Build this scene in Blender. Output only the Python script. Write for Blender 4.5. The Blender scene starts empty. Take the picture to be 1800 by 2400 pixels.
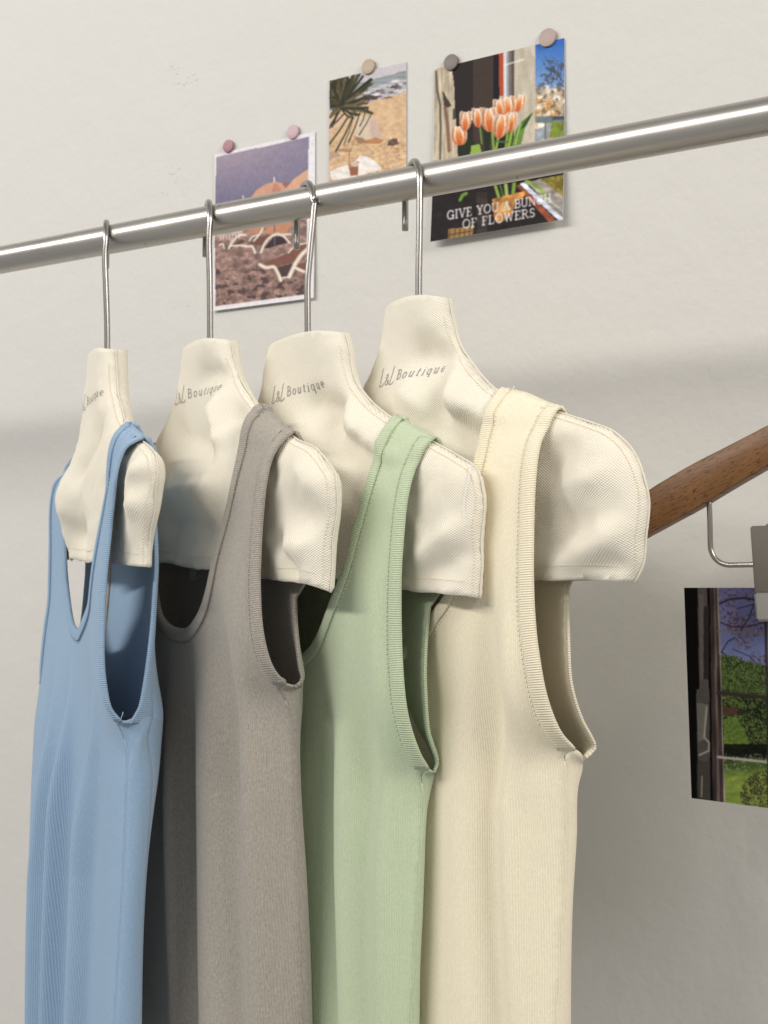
import bpy, bmesh, math, random
import numpy as np
from mathutils import Vector, noise as mnoise
from mathutils.geometry import delaunay_2d_cdt

# ------------------------------------------------------------------ camera, light, exposure
DEBUG = False
FPX, CX, CY = 3150.0, 900.0, 1200.0            # photograph is 1800 x 2400
CAM_Z = 1.32
PITCH = math.atan(200.0 / FPX)
YAW = math.radians(31.7)
WALL_Y = 0.90                                   # wall plane, camera stands at y = 0
scene = bpy.context.scene
cam_d = bpy.data.cameras.new('camera')
cam = bpy.data.objects.new('camera', cam_d)
scene.collection.objects.link(cam)
scene.camera = cam
cam.location = (0, 0, CAM_Z)
cam.rotation_euler = (math.pi / 2 + PITCH, 0, YAW)
cam_d.sensor_fit = 'VERTICAL'
cam_d.sensor_height = 24.0
cam_d.sensor_width = 18.0
cam_d.lens = FPX / 2400 * 24.0
cam_d.clip_start = 0.02
cam_d.clip_end = 50
cam_d.dof.use_dof = True
cam_d.dof.focus_distance = 0.72
cam_d.dof.aperture_fstop = 16.0

world = bpy.data.worlds.new('World')
scene.world = world
world.use_nodes = True
bg = world.node_tree.nodes['Background']
bg.inputs[0].default_value = (1.0, 0.992, 0.98, 1)
bg.inputs[1].default_value = 0.385

RH = Vector((math.cos(YAW), math.sin(YAW), 0))   # camera right, horizontal
FH = Vector((-math.sin(YAW), math.cos(YAW), 0))  # camera forward, horizontal
def rel(r, f, z):
    return RH * r + FH * f + Vector((0, 0, CAM_Z + z))
def area(name, pos, target, sx, sy, power, col):
    l = bpy.data.lights.new(name, 'AREA')
    l.shape = 'RECTANGLE'; l.size = sx; l.size_y = sy; l.energy = power; l.color = col
    o = bpy.data.objects.new(name, l)
    scene.collection.objects.link(o)
    o.location = pos
    o.rotation_euler = (Vector(target) - Vector(pos)).to_track_quat('-Z', 'Y').to_euler()
    return o
area('ceiling_strip_lamp', Vector((-1.70, -1.25, CAM_Z + 1.45)), Vector((-0.75, 0.8, CAM_Z - .25)), 3.0, 0.17, 62, (1.0, 0.962, 0.905))
area('ceiling_panel_lamp', rel(1.2, -0.7, 1.1), rel(0.3, 0.9, -0.3), 0.9, 0.7, 27, (1.0, 0.955, 0.895))
scene.view_settings.view_transform = 'Standard'
scene.view_settings.look = 'None'
scene.view_settings.gamma = 1.0
scene.view_settings.use_curve_mapping = False
scene.view_settings.exposure = 0.0
scene.cycles.max_bounces = 8

# ------------------------------------------------------------------ projection helpers
_cp, _sp = math.cos(PITCH), math.sin(PITCH)
FWD = FH * _cp + Vector((0, 0, _sp))
UPV = Vector((0, 0, _cp)) - FH * _sp
CAMP = Vector((0, 0, CAM_Z))
def ray(x, y):
    return (FWD + RH * ((x - CX) / FPX) - UPV * ((y - CY) / FPX))
def on_plane(x, y, p0, n):
    r = ray(x, y)
    t = (p0 - CAMP).dot(n) / r.dot(n)
    return CAMP + r * t
def at_depth(x, y, d):                           # d = horizontal distance along the view
    r = ray(x, y)
    return CAMP + r * (d / r.dot(FH))
def proj(p):
    q = p - CAMP
    z = q.dot(FWD)
    return CX + FPX * q.dot(RH) / z, CY - FPX * q.dot(UPV) / z
def R1(x, y): return 400 + x / 1.659, 50 + y / 1.659
def R2(x, y): return x / 2.2114, 450 + y / 2.212
def R3(x, y): return 480 + x / 2.304, 660 + y / 2.3048
def R4(x, y): return 1000 + x / 1.9238, 800 + y / 1.9235
def R5(x, y): return x / 2.0107, 1300 + y / 2.0109
def R6(x, y): return 650 + x / 2.0113, 1300 + y / 2.0109
def R7(x, y): return 480 + x / 4.7067, 280 + y / 4.7064
def R8(x, y): return 1000 + x / 4.0972, 60 + y / 4.0963
def R9(x, y): return 1500 + x / 5.0267, 960 + y / 5.0273
def RA(x, y): return 60 + x / 3.95, 800 + y / 3.95
def M(f, *pts): return [f(*p) for p in pts]

def catmull(pts, step):
    P = [np.array(p, float) for p in pts]
    if len(P) < 3:
        P = [P[0], (P[0] + P[-1]) / 2, P[-1]]
    out = []
    for i in range(len(P) - 1):
        p0 = P[i - 1] if i > 0 else 2 * P[0] - P[1]
        p1, p2 = P[i], P[i + 1]
        p3 = P[i + 2] if i + 2 < len(P) else 2 * P[-1] - P[-2]
        L = np.linalg.norm(p2 - p1)
        if L < 1e-9: continue
        n = max(1, int(math.ceil(L / step)))
        t0 = 0.0
        t1 = t0 + max(np.linalg.norm(p1 - p0), 1e-6) ** .5
        t2 = t1 + L ** .5
        t3 = t2 + max(np.linalg.norm(p3 - p2), 1e-6) ** .5
        for k in range(n):
            t = t1 + (t2 - t1) * k / n
            A1 = (t1 - t) / (t1 - t0) * p0 + (t - t0) / (t1 - t0) * p1
            A2 = (t2 - t) / (t2 - t1) * p1 + (t - t1) / (t2 - t1) * p2
            A3 = (t3 - t) / (t3 - t2) * p2 + (t - t2) / (t3 - t2) * p3
            B1 = (t2 - t) / (t2 - t0) * A1 + (t - t0) / (t2 - t0) * A2
            B2 = (t3 - t) / (t3 - t1) * A2 + (t - t1) / (t3 - t1) * A3
            out.append((t2 - t) / (t2 - t1) * B1 + (t - t1) / (t2 - t1) * B2)
    out.append(P[-1])
    return [tuple(p) for p in out]

# ------------------------------------------------------------------ object helpers
def link(o, parent=None):
    scene.collection.objects.link(o)
    if parent is not None: o.parent = parent
    return o
def tag(o, label=None, cat=None, group=None, kind=None):
    if label: o['label'] = label
    if cat: o['category'] = cat
    if group: o['group'] = group
    if kind: o['kind'] = kind
    return o
def empty(name, loc):
    o = bpy.data.objects.new(name, None)
    o.empty_display_size = 0.02
    o.location = loc
    return link(o)
def mesh(name, verts, faces, mat, parent=None, uvs=None, smooth=True, thick=0.0, off=0.0, cols=None):
    loc = Vector(parent_loc(parent))
    me = bpy.data.meshes.new(name)
    me.from_pydata([tuple(Vector(v) - loc) for v in verts], [], faces)
    if smooth:
        me.polygons.foreach_set('use_smooth', [True] * len(me.polygons))
    if uvs is not None:
        uvl = me.uv_layers.new(name='UVMap')
        li = np.zeros(len(me.loops), dtype=np.int32)
        me.loops.foreach_get('vertex_index', li)
        uvl.data.foreach_set('uv', np.asarray(uvs, dtype=np.float32)[li].ravel())
    if cols is not None:
        ca = me.color_attributes.new('print', 'FLOAT_COLOR', 'POINT')
        ca.data.foreach_set('color', np.asarray(cols, dtype=np.float32).ravel())
    me.update()
    me.materials.append(mat)
    o = bpy.data.objects.new(name, me)
    link(o, parent)
    if thick:
        m = o.modifiers.new('thickness', 'SOLIDIFY')
        m.thickness = thick; m.offset = off
    return o
_locs = {}
def parent_loc(p):
    s = Vector((0, 0, 0))
    while p is not None:
        s = s + p.location
        p = p.parent
    return s
def tube(pts, r, n=12, caps=True, closed=False):
    pts = [Vector(p) for p in pts]
    V, F = [], []
    ref = None
    N = len(pts)
    for i, p in enumerate(pts):
        t = (pts[min(i + 1, N - 1)] - pts[max(i - 1, 0)])
        if closed: t = pts[(i + 1) % N] - pts[i - 1]
        t.normalize()
        if ref is None:
            ref = t.orthogonal().normalized()
        ref = (ref - t * ref.dot(t)).normalized()
        b = t.cross(ref)
        rr = r[i] if isinstance(r, (list, tuple)) else r
        for k in range(n):
            a = 2 * math.pi * k / n
            V.append(p + ref * (rr * math.cos(a)) + b * (rr * math.sin(a)))
    for i in range(N - 1 if not closed else N):
        j = (i + 1) % N
        for k in range(n):
            F.append((i * n + k, i * n + (k + 1) % n, j * n + (k + 1) % n, j * n + k))
    if caps and not closed:
        F.append(tuple(range(n))[::-1]); F.append(tuple((N - 1) * n + k for k in range(n)))
    return V, F

# ------------------------------------------------------------------ materials
def srgb(r, g, b):
    def f(c):
        c /= 255.0
        return c / 12.92 if c <= 0.04045 else ((c + 0.055) / 1.055) ** 2.4
    return (f(r), f(g), f(b), 1.0)
class NT:
    def __init__(self, name):
        self.m = bpy.data.materials.new(name); self.m.use_nodes = True
        self.t = self.m.node_tree; self.b = self.t.nodes['Principled BSDF']
    def n(self, typ, **kw):
        o = self.t.nodes.new(typ)
        for k, v in kw.items():
            if hasattr(o, k): setattr(o, k, v)
            else: o.inputs[k.replace('_', ' ')].default_value = v
        return o
    def l(self, a, b): self.t.links.new(a, b)
    def math(self, op, a, b=None, c=None):
        o = self.t.nodes.new('ShaderNodeMath'); o.operation = op
        for i, x in enumerate((a, b, c)):
            if x is None: continue
            if isinstance(x, (int, float)): o.inputs[i].default_value = x
            else: self.l(x, o.inputs[i])
        return o.outputs[0]
    def mix(self, fac, a, b, mode='MIX'):
        o = self.t.nodes.new('ShaderNodeMix'); o.data_type = 'RGBA'; o.blend_type = mode
        for s, x in ((o.inputs[0], fac), (o.inputs[6], a), (o.inputs[7], b)):
            if isinstance(x, (int, float)): s.default_value = x
            elif isinstance(x, tuple): s.default_value = x
            else: self.l(x, s)
        return o.outputs[2]
    def bump(self, h, dist, strength=1.0, normal=None):
        o = self.t.nodes.new('ShaderNodeBump'); o.inputs['Distance'].default_value = dist
        o.inputs['Strength'].default_value = strength
        self.l(h, o.inputs['Height'])
        if normal is not None: self.l(normal, o.inputs['Normal'])
        return o.outputs[0]
def vary(col, k):
    return tuple(min(1, c * k) for c in col[:3]) + (1.0,)

def mat_wall():
    m = NT('wall_paint')
    tc = m.n('ShaderNodeTexCoord').outputs['Object']
    n1 = m.n('ShaderNodeTexNoise', Scale=3.0, Detail=4.0); m.l(tc, n1.inputs['Vector'])
    n2 = m.n('ShaderNodeTexNoise', Scale=160.0, Detail=3.0); m.l(tc, n2.inputs['Vector'])
    n3 = m.n('ShaderNodeTexNoise', Scale=30.0, Detail=5.0); m.l(tc, n3.inputs['Vector'])
    c = m.mix(n1.outputs[0], (0.60, 0.585, 0.555, 1), (0.635, 0.623, 0.595, 1))
    m.l(c, m.b.inputs['Base Color'])
    m.b.inputs['Roughness'].default_value = 0.62
    m.b.inputs['Specular IOR Level'].default_value = 0.25
    h = m.math('ADD', m.math('MULTIPLY', n2.outputs[0], 0.25), n3.outputs[0])
    m.l(m.bump(h, 0.0018, 0.7), m.b.inputs['Normal'])
    return m.m
def mat_steel(name, col, rough, aniso_axis=None):
    m = NT(name)
    tc = m.n('ShaderNodeTexCoord').outputs['Object']
    mp = m.n('ShaderNodeMapping'); mp.inputs['Scale'].default_value = (3, 300, 300)
    m.l(tc, mp.inputs[0])
    n1 = m.n('ShaderNodeTexNoise', Scale=1.0, Detail=4.0); m.l(mp.outputs[0], n1.inputs['Vector'])
    n2 = m.n('ShaderNodeTexNoise', Scale=25.0, Detail=4.0); m.l(tc, n2.inputs['Vector'])
    n3 = m.n('ShaderNodeTexNoise', Scale=220.0, Detail=2.0); m.l(tc, n3.inputs['Vector'])
    sp = m.math('GREATER_THAN', n3.outputs[0], 0.735)
    m.l(m.mix(m.math('MULTIPLY', sp, 0.5), m.mix(n1.outputs[0], vary(col, .82), vary(col, 1.12)), (0.12, 0.10, 0.08, 1)), m.b.inputs['Base Color'])
    m.b.inputs['Metallic'].default_value = 1.0
    r = m.math('ADD', m.math('MULTIPLY', n1.outputs[0], 0.16), rough - 0.16)
    r = m.math('ADD', r, m.math('MULTIPLY', n2.outputs[0], 0.16))
    m.l(r, m.b.inputs['Roughness'])
    m.l(m.bump(n1.outputs[0], 0.00012, 0.5), m.b.inputs['Normal'])
    return m.m
def mat_canvas():
    m = NT('cream_canvas')
    uv = m.n('ShaderNodeUVMap').outputs[0]
    tc = m.n('ShaderNodeTexCoord').outputs['Object']
    sep = m.n('ShaderNodeSeparateXYZ'); m.l(uv, sep.inputs[0])
    nz = m.n('ShaderNodeTexNoise', Scale=90.0, Detail=3.0); m.l(tc, nz.inputs['Vector'])
    wob = m.math('MULTIPLY', nz.outputs[0], 1.6)
    k = 2 * math.pi / 0.0016
    sx = m.math('SINE', m.math('ADD', m.math('MULTIPLY', sep.outputs[0], k), wob))
    sy = m.math('SINE', m.math('ADD', m.math('MULTIPLY', sep.outputs[1], k * 1.15), wob))
    w = m.math('MULTIPLY', sx, sy)                       # checker of raised threads
    big = m.n('ShaderNodeTexNoise', Scale=14.0, Detail=3.0); m.l(tc, big.inputs['Vector'])
    slub = m.n('ShaderNodeTexNoise', Scale=420.0, Detail=2.0); m.l(tc, slub.inputs['Vector'])
    hh = m.math('ADD', w, m.math('MULTIPLY', slub.outputs[0], 1.2))
    base = m.mix(big.outputs[0], (0.87, 0.808, 0.675, 1), (0.90, 0.862, 0.765, 1))
    base = m.mix(m.math('MULTIPLY', m.math('ADD', w, 1.0), 0.5), m.mix(1.0, base, (0.91, 0.895, 0.86, 1), 'MULTIPLY'), base)
    m.l(base, m.b.inputs['Base Color'])
    m.b.inputs['Roughness'].default_value = 0.92
    m.b.inputs['Specular IOR Level'].default_value = 0.1
    m.b.inputs['Sheen Weight'].default_value = 0.15
    m.l(m.bump(hh, 0.0004, 0.55), m.b.inputs['Normal'])
    return m.m
def mat_knit(name, col, heather=0.0, rib=False, fuzz=0.25):
    m = NT(name)
    uv = m.n('ShaderNodeUVMap').outputs[0]
    tc = m.n('ShaderNodeTexCoord').outputs['Object']
    sep = m.n('ShaderNodeSeparateXYZ'); m.l(uv, sep.inputs[0])
    nz = m.n('ShaderNodeTexNoise', Scale=60.0, Detail=3.0); m.l(tc, nz.inputs['Vector'])
    wob = m.math('MULTIPLY', nz.outputs[0], 2.0)
    if rib:                                              # ribs run across the band
        p = 0.00125
        s = m.math('SINE', m.math('ADD', m.math('MULTIPLY', sep.outputs[0], 2 * math.pi / p), wob))
        h = s; dist, st, dark = 0.00022, 0.7, 0.91
    else:                                                # fine vertical wales of stockinette
        p = 0.00105
        a = m.math('SINE', m.math('ADD', m.math('MULTIPLY', sep.outputs[0], 2 * math.pi / p), wob))
        b = m.math('SINE', m.math('MULTIPLY', m.math('ADD', sep.outputs[1], m.math('MULTIPLY', m.math('ABSOLUTE', a), 0.0005)), 2 * math.pi / 0.0009))
        h = m.math('ADD', a, m.math('MULTIPLY', b, 0.25)); dist, st, dark = 0.0003, 0.42, 0.89
    big = m.n('ShaderNodeTexNoise', Scale=9.0, Detail=4.0); m.l(tc, big.inputs['Vector'])
    mp = m.n('ShaderNodeMapping'); mp.inputs['Scale'].default_value = (950, 950, 600); m.l(tc, mp.inputs[0])
    hz = m.n('ShaderNodeTexNoise', Scale=1.0, Detail=3.0); m.l(mp.outputs[0], hz.inputs['Vector'])
    c = m.mix(big.outputs[0], vary(col, .95), vary(col, 1.05))
    c = m.mix(m.math('MULTIPLY', m.math('SUBTRACT', hz.outputs[0], 0.5), heather), c, vary(col, 2.0)) if False else c
    hv = m.math('ADD', 1.0, m.math('MULTIPLY', m.math('SUBTRACT', hz.outputs[0], 0.5), heather))
    cc = m.n('ShaderNodeCombineColor')
    for i in range(3): m.l(hv, cc.inputs[i])
    c = m.mix(1.0, c, cc.outputs[0], 'MULTIPLY')
    c = m.mix(m.math('MULTIPLY', m.math('ADD', m.math('MULTIPLY', h, 0.7), 1.0), 0.5), m.mix(1.0, c, (dark, dark, dark, 1), 'MULTIPLY'), c)
    m.l(c, m.b.inputs['Base Color'])
    m.b.inputs['Roughness'].default_value = 0.9
    m.b.inputs['Specular IOR Level'].default_value = 0.15
    m.b.inputs['Sheen Weight'].default_value = fuzz
    m.b.inputs['Sheen Roughness'].default_value = 0.5
    m.l(m.bump(m.math('ADD', h, m.math('MULTIPLY', hz.outputs[0], 0.8)), dist, st), m.b.inputs['Normal'])
    return m.m
def mat_plain(name, col, rough=0.6, spec=0.3, metal=0.0):
    m = NT(name)
    tc = m.n('ShaderNodeTexCoord').outputs['Object']
    n = m.n('ShaderNodeTexNoise', Scale=60.0, Detail=3.0); m.l(tc, n.inputs['Vector'])
    m.l(m.mix(n.outputs[0], vary(col, .93), vary(col, 1.07)), m.b.inputs['Base Color'])
    m.b.inputs['Roughness'].default_value = rough
    m.b.inputs['Specular IOR Level'].default_value = spec
    m.b.inputs['Metallic'].default_value = metal
    return m.m
def mat_print():
    m = NT('glossy_print')
    a = m.n('ShaderNodeAttribute', attribute_name='print')
    m.l(a.outputs['Color'], m.b.inputs['Base Color'])
    m.b.inputs['Roughness'].default_value = 0.5
    m.b.inputs['Specular IOR Level'].default_value = 0.08
    return m.m
def mat_wood():
    m = NT('walnut_wood')
    uv = m.n('ShaderNodeUVMap').outputs[0]
    mp = m.n('ShaderNodeMapping'); mp.inputs['Scale'].default_value = (22, 190, 1); m.l(uv, mp.inputs[0])
    n = m.n('ShaderNodeTexNoise', Scale=1.0, Detail=6.0, Distortion=0.6); m.l(mp.outputs[0], n.inputs['Vector'])
    mp2 = m.n('ShaderNodeMapping'); mp2.inputs['Scale'].default_value = (150, 1300, 1); m.l(uv, mp2.inputs[0])
    n2 = m.n('ShaderNodeTexNoise', Scale=1.0, Detail=2.0); m.l(mp2.outputs[0], n2.inputs['Vector'])
    c = m.mix(n.outputs[0], (0.105, 0.044, 0.014, 1), (0.26, 0.122, 0.044, 1))
    pores = m.math('LESS_THAN', n2.outputs[0], 0.40)
    c = m.mix(m.math('MULTIPLY', pores, 0.75), c, (0.028, 0.011, 0.005, 1))
    m.l(c, m.b.inputs['Base Color'])
    m.b.inputs['Roughness'].default_value = 0.42
    m.b.inputs['Specular IOR Level'].default_value = 0.4
    m.l(m.bump(n2.outputs[0], 0.0003, 0.4), m.b.inputs['Normal'])
    return m.m

WALL = mat_wall()
RAIL = mat_steel('brushed_steel', (0.52, 0.49, 0.45, 1), 0.34)
WIRE = mat_plain('hook_steel', (0.36, 0.345, 0.325, 1), 0.28, 0.5, 1.0)
CANVAS = mat_canvas()
THREAD = mat_plain('cream_thread', (0.80, 0.70, 0.52, 1), 0.9, 0.1)
INK = mat_plain('grey_ink', (0.34, 0.33, 0.315, 1), 0.9, 0.1)
PRINT = mat_print()
PAPER = mat_plain('white_card', (0.78, 0.77, 0.76, 1), 0.6, 0.3)
WOOD = mat_wood()
CLIP = mat_plain('grey_clip_metal', (0.19, 0.175, 0.155, 1), 0.38, 0.5, 0.6)

# ------------------------------------------------------------------ wall
def make_wall():
    V = [(-3.0, WALL_Y, CAM_Z - 1.32), (2.5, WALL_Y, CAM_Z - 1.32), (2.5, WALL_Y, CAM_Z + 1.4), (-3.0, WALL_Y, CAM_Z + 1.4)]
    V += [(x, y + 0.1, z) for x, y, z in V]
    F = [(0, 1, 2, 3), (7, 6, 5, 4), (0, 4, 5, 1), (3, 2, 6, 7), (1, 5, 6, 2), (0, 3, 7, 4)]
    o = mesh('wall', V, F, WALL, smooth=False)
    tag(o, kind='structure')
    # chipped paint and small blemishes: low irregular flakes of filler
    rnd = random.Random(4)
    for (bx, by, k, sp) in ((1.0 * 420, 190, 11, 26), (405, 405, 6, 30), (420, 445, 5, 22), (800, 838, 4, 14), (395, 720, 4, 25), (405, 165, 5, 20)):
        vs, fs = [], []
        for i in range(k):
            px, py = bx + rnd.gauss(0, sp), by + rnd.gauss(0, sp * .35)
            c = on_plane(px, py, Vector((0, WALL_Y, 0)), Vector((0, 1, 0)))
            r = rnd.uniform(.0004, .0014)
            b = len(vs)
            m = 8
            for j in range(m):
                a = 2 * math.pi * j / m
                q = r * rnd.uniform(.6, 1.2)
                vs.append((c.x + 1.5 * q * math.cos(a), WALL_Y - .0002, c.z + q * math.sin(a)))
            vs.append((c.x, WALL_Y - .0005, c.z))
            for j in range(m): fs.append((b + j, b + m, b + (j + 1) % m))
        p = mesh('paint_blemish', vs, fs, WALL, o)
make_wall()

# ------------------------------------------------------------------ rail
RAIL_R = 0.0102
def solve_rail():
    a, b = at_depth(0, 599, 1.0), at_depth(1800, 279, 0.7)
    dist = FPX * 2 * RAIL_R / 77.5                     # depth where the photo's rail is 77.5 px thick
    y0 = dist * math.cos(YAW)
    p = on_plane(900, 441, Vector((0, y0, 0)), Vector((0, 1, 0)))
    return y0, p.z
RAIL_Y, RAIL_Z = solve_rail()
def make_rail():
    V, F = tube([Vector((x, RAIL_Y, RAIL_Z)) for x in np.linspace(-1.25, 0.75, 41)], RAIL_R, 64)
    o = mesh('clothes_rail', V, F, RAIL, smooth=True)
    tag(o, 'round brushed steel clothes rail running across in front of the wall', 'clothes rail')
make_rail()

# ------------------------------------------------------------------ frames of the hangers
class Frame:
    def __init__(self, O, phi):
        self.O = Vector(O); p = math.radians(phi)
        self.U = RH * math.cos(p) - FH * math.sin(p)     # towards the near end
        self.N = -RH * math.sin(p) - FH * math.cos(p)    # towards the camera
        self.Z = Vector((0, 0, 1))
    def un(self, px, d=0.0, hi=.05, lo=-.002):
        """pixel -> (u, z) on the surface d(u, z) in front of the hanger plane"""
        def hit(dv):
            P = on_plane(px[0], px[1], self.O + self.N * dv, self.N) - self.O
            return P.dot(self.U), P.z
        if not callable(d): return hit(d)
        best = None; prev = None
        for dv in np.linspace(hi, lo, 90):
            u, z = hit(dv)
            g = dv - d(u, z)
            if best is None or abs(g) < best[0]: best = (abs(g), u, z)
            if prev is not None and prev[0] > 0 and g <= 0:
                t = prev[0] / (prev[0] - g)
                return hit(prev[1] + (dv - prev[1]) * t)
            prev = (g, dv)
        return best[1], best[2]
    def w(self, u, z, d):
        return self.O + self.U * u + self.N * d + self.Z * z

def triangulate(outline, spacing, jitter=0.18, seed=1):
    """outline: list of (u,z); returns verts2d, faces"""
    rnd = random.Random(seed)
    A = np.array(outline)
    lo, hi = A.min(0), A.max(0)
    pts = [Vector(p) for p in outline]
    n = len(pts)
    X2, Y2 = np.roll(A[:, 0], -1), np.roll(A[:, 1], -1)
    gy = lo[1]
    row = 0
    cand = []
    while gy < hi[1]:
        gx = lo[0] + (spacing / 2 if row % 2 else 0)
        while gx < hi[0]:
            cand.append((gx + rnd.uniform(-jitter, jitter) * spacing, gy + rnd.uniform(-jitter, jitter) * spacing))
            gx += spacing
        gy += spacing * .866; row += 1
    C = np.array(cand)
    ins = inside(A, C)
    ds = seg_dist(A, C, closed=True)
    C = C[ins & (ds > spacing * .45)]
    allp = pts + [Vector(c) for c in C]
    r = delaunay_2d_cdt(allp, [], [list(range(n))], 1, 1e-7)
    vs, fs = r[0], r[2]
    F = []
    for f in fs:
        a, b, c = vs[f[0]], vs[f[1]], vs[f[2]]
        ar = (b - a).cross(c - a)
        F.append(tuple(f) if ar > 0 else tuple(reversed(f)))
    return [(v.x, v.y) for v in vs], F
def inside(A, C):
    x, y = C[:, 0], C[:, 1]
    r = np.zeros(len(C), bool)
    n = len(A)
    for i in range(n):
        x1, y1 = A[i]; x2, y2 = A[(i + 1) % n]
        if y1 == y2: continue
        c = ((y1 > y) != (y2 > y)) & (x < (x2 - x1) * (y - y1) / (y2 - y1) + x1)
        r ^= c
    return r
def seg_dist(A, C, closed=False):
    A = np.asarray(A, float); C = np.asarray(C, float)
    P, Q = (A, np.roll(A, -1, 0)) if closed else (A[:-1], A[1:])
    best = np.full(len(C), 1e9)
    for p, q in zip(P, Q):
        d = q - p
        L = d @ d
        t = np.clip(((C - p) @ d) / L, 0, 1) if L > 0 else np.zeros(len(C))
        e = C - (p + t[:, None] * d)
        best = np.minimum(best, (e * e).sum(1))
    return np.sqrt(best)

# stroke lettering -------------------------------------------------
def arc(cx, cy, rx, ry, a0, a1, n=12):
    return [(cx + rx * math.cos(math.radians(a0 + (a1 - a0) * i / n)), cy + ry * math.sin(math.radians(a0 + (a1 - a0) * i / n))) for i in range(n + 1)]
T_, t_ = 1.0, 0.45
GL = {
 'B': (.70, [([(.14, 0), (.14, 1)], T_), ([(.0, 1), (.38, 1)] + arc(.36, .76, .22, .24, 90, -90) + [(.14, .52)], .7), ([(.14, .52)] + arc(.40, .26, .26, .26, 90, -90) + [(.0, 0)], .75)]),
 'o': (.60, [(arc(.30, .31, .27, .31, 0, 360, 18), .8)]),
 'u': (.64, [([(.0, .60), (.12, .60), (.12, .18)] + arc(.28, .17, .16, .15, 180, 350, 8) + [(.50, .2)], .8), ([(.40, .60), (.52, .60), (.52, 0), (.62, 0)], T_)]),
 't': (.42, [([(.18, .85), (.18, .12)] + arc(.28, .12, .10, .1, 180, 330, 5), T_), ([(.02, .60), (.36, .60)], .5)]),
 'i': (.34, [([(.05, .60), (.17, .60), (.17, 0)], T_), ([(.04, 0), (.30, 0)], .5), ([(.15, .80), (.19, .84)], 1.5)]),
 'q': (.64, [(arc(.28, .31, .25, .31, 0, 360, 16), .75), ([(.52, .62), (.52, -.28)], T_), ([(.40, -.28), (.64, -.28)], .5)]),
 'e': (.58, [([(.05, .34), (.52, .34)] + arc(.29, .33, .24, .29, 0, 320, 14), .75)]),
 'L': (.75, [([(.42, 1.25), (.34, 1.05), (.24, .6), (.10, .10), (.02, .0), (.20, -.04), (.46, .02), (.60, .16)], .7)]),
 '&': (.55, [([(.50, .02), (.38, .10), (.14, .55), (.16, .72), (.28, .75), (.34, .62), (.24, .45), (.04, .22), (.06, .04), (.20, .0), (.38, .14), (.46, .36)], .7)]),
}
UC = {
 'G': (.85, [(arc(.43, .5, .39, .5, 50, 315, 16) , T_), ([(.74, .02), (.74, .42)], T_), ([(.55, .42), (.86, .42)], t_), ([(.72, .72), (.72, .95)], t_)]),
 'I': (.40, [([(.2, 0), (.2, 1)], T_), ([(.04, 0), (.36, 0)], t_), ([(.04, 1), (.36, 1)], t_)]),
 'V': (.85, [([(.12, 1), (.43, 0)], T_), ([(.43, 0), (.74, 1)], t_), ([(0, 1), (.27, 1)], t_), ([(.6, 1), (.86, 1)], t_)]),
 'E': (.68, [([(.15, 0), (.15, 1)], T_), ([(0, 1), (.58, 1), (.58, .8)], t_), ([(.15, .52), (.45, .52)], t_), ([(0, 0), (.62, 0), (.62, .22)], t_)]),
 'Y': (.80, [([(.1, 1), (.4, .48)], T_), ([(.4, .48), (.7, 1)], t_), ([(.4, .48), (.4, 0)], T_), ([(.24, 0), (.56, 0)], t_), ([(0, 1), (.24, 1)], t_), ([(.56, 1), (.8, 1)], t_)]),
 'O': (.88, [(arc(.43, .5, .38, .5, 0, 360, 22), .85)]),
 'U': (.85, [([(.14, 1), (.14, .32)] + arc(.42, .3, .28, .3, 180, 360, 8) + [(.70, 1)], .8), ([(0, 1), (.28, 1)], t_), ([(.58, 1), (.84, 1)], t_)]),
 'A': (.82, [([(.12, 0), (.41, 1)], t_), ([(.41, 1), (.70, 0)], T_), ([(.22, .34), (.60, .34)], t_), ([(0, 0), (.24, 0)], t_), ([(.56, 0), (.84, 0)], t_)]),
 'B': GL['B'], 
 'N': (.90, [([(.14, 0), (.14, 1)], t_), ([(.14, 1), (.74, 0)], T_), ([(.74, 0), (.74, 1)], t_), ([(0, 0), (.28, 0)], t_), ([(.60, 1), (.88, 1)], t_), ([(0, 1), (.16, 1)], t_)]),
 'C': (.82, [(arc(.43, .5, .39, .5, 45, 315, 16), T_), ([(.72, .72), (.72, .97)], t_)]),
 'H': (.90, [([(.16, 0), (.16, 1)], T_), ([(.72, 0), (.72, 1)], T_), ([(.16, .52), (.72, .52)], t_), ([(0, 0), (.32, 0)], t_), ([(0, 1), (.32, 1)], t_), ([(.56, 0), (.88, 0)], t_), ([(.56, 1), (.88, 1)], t_)]),
 'F': (.64, [([(.15, 0), (.15, 1)], T_), ([(0, 1), (.58, 1), (.58, .78)], t_), ([(.15, .52), (.45, .52)], t_), ([(0, 0), (.32, 0)], t_)]),
 'L': (.66, [([(.15, 0), (.15, 1)], T_), ([(0, 1), (.32, 1)], t_), ([(0, 0), (.60, 0), (.60, .26)], t_)]),
 'W': (1.15, [([(.10, 1), (.34, 0)], T_), ([(.34, 0), (.56, .9)], t_), ([(.56, .9), (.80, 0)], T_), ([(.80, 0), (1.02, 1)], t_), ([(0, 1), (.24, 1)], t_), ([(.9, 1), (1.12, 1)], t_)]),
 'R': (.80, [([(.15, 0), (.15, 1)], T_), ([(0, 1), (.40, 1)] + arc(.38, .75, .22, .25, 90, -90, 8) + [(.15, .5)], .7), ([(.36, .5), (.68, .03), (.8, 0)], .8), ([(0, 0), (.32, 0)], t_)]),
 'S': (.62, [(arc(.30, .74, .22, .25, 30, 270, 10) + arc(.30, .25, .24, .25, 90, -150, 10), .9)]),
}
def layout(text, table, gap):
    x = 0; out = []
    for ch in text:
        if ch == ' ':
            x += .5; continue
        w, st = table[ch]
        for pts, wt in st:
            out.append(([(x + p[0], p[1]) for p in pts], wt))
        x += w + gap
    return out, x - gap

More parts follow.
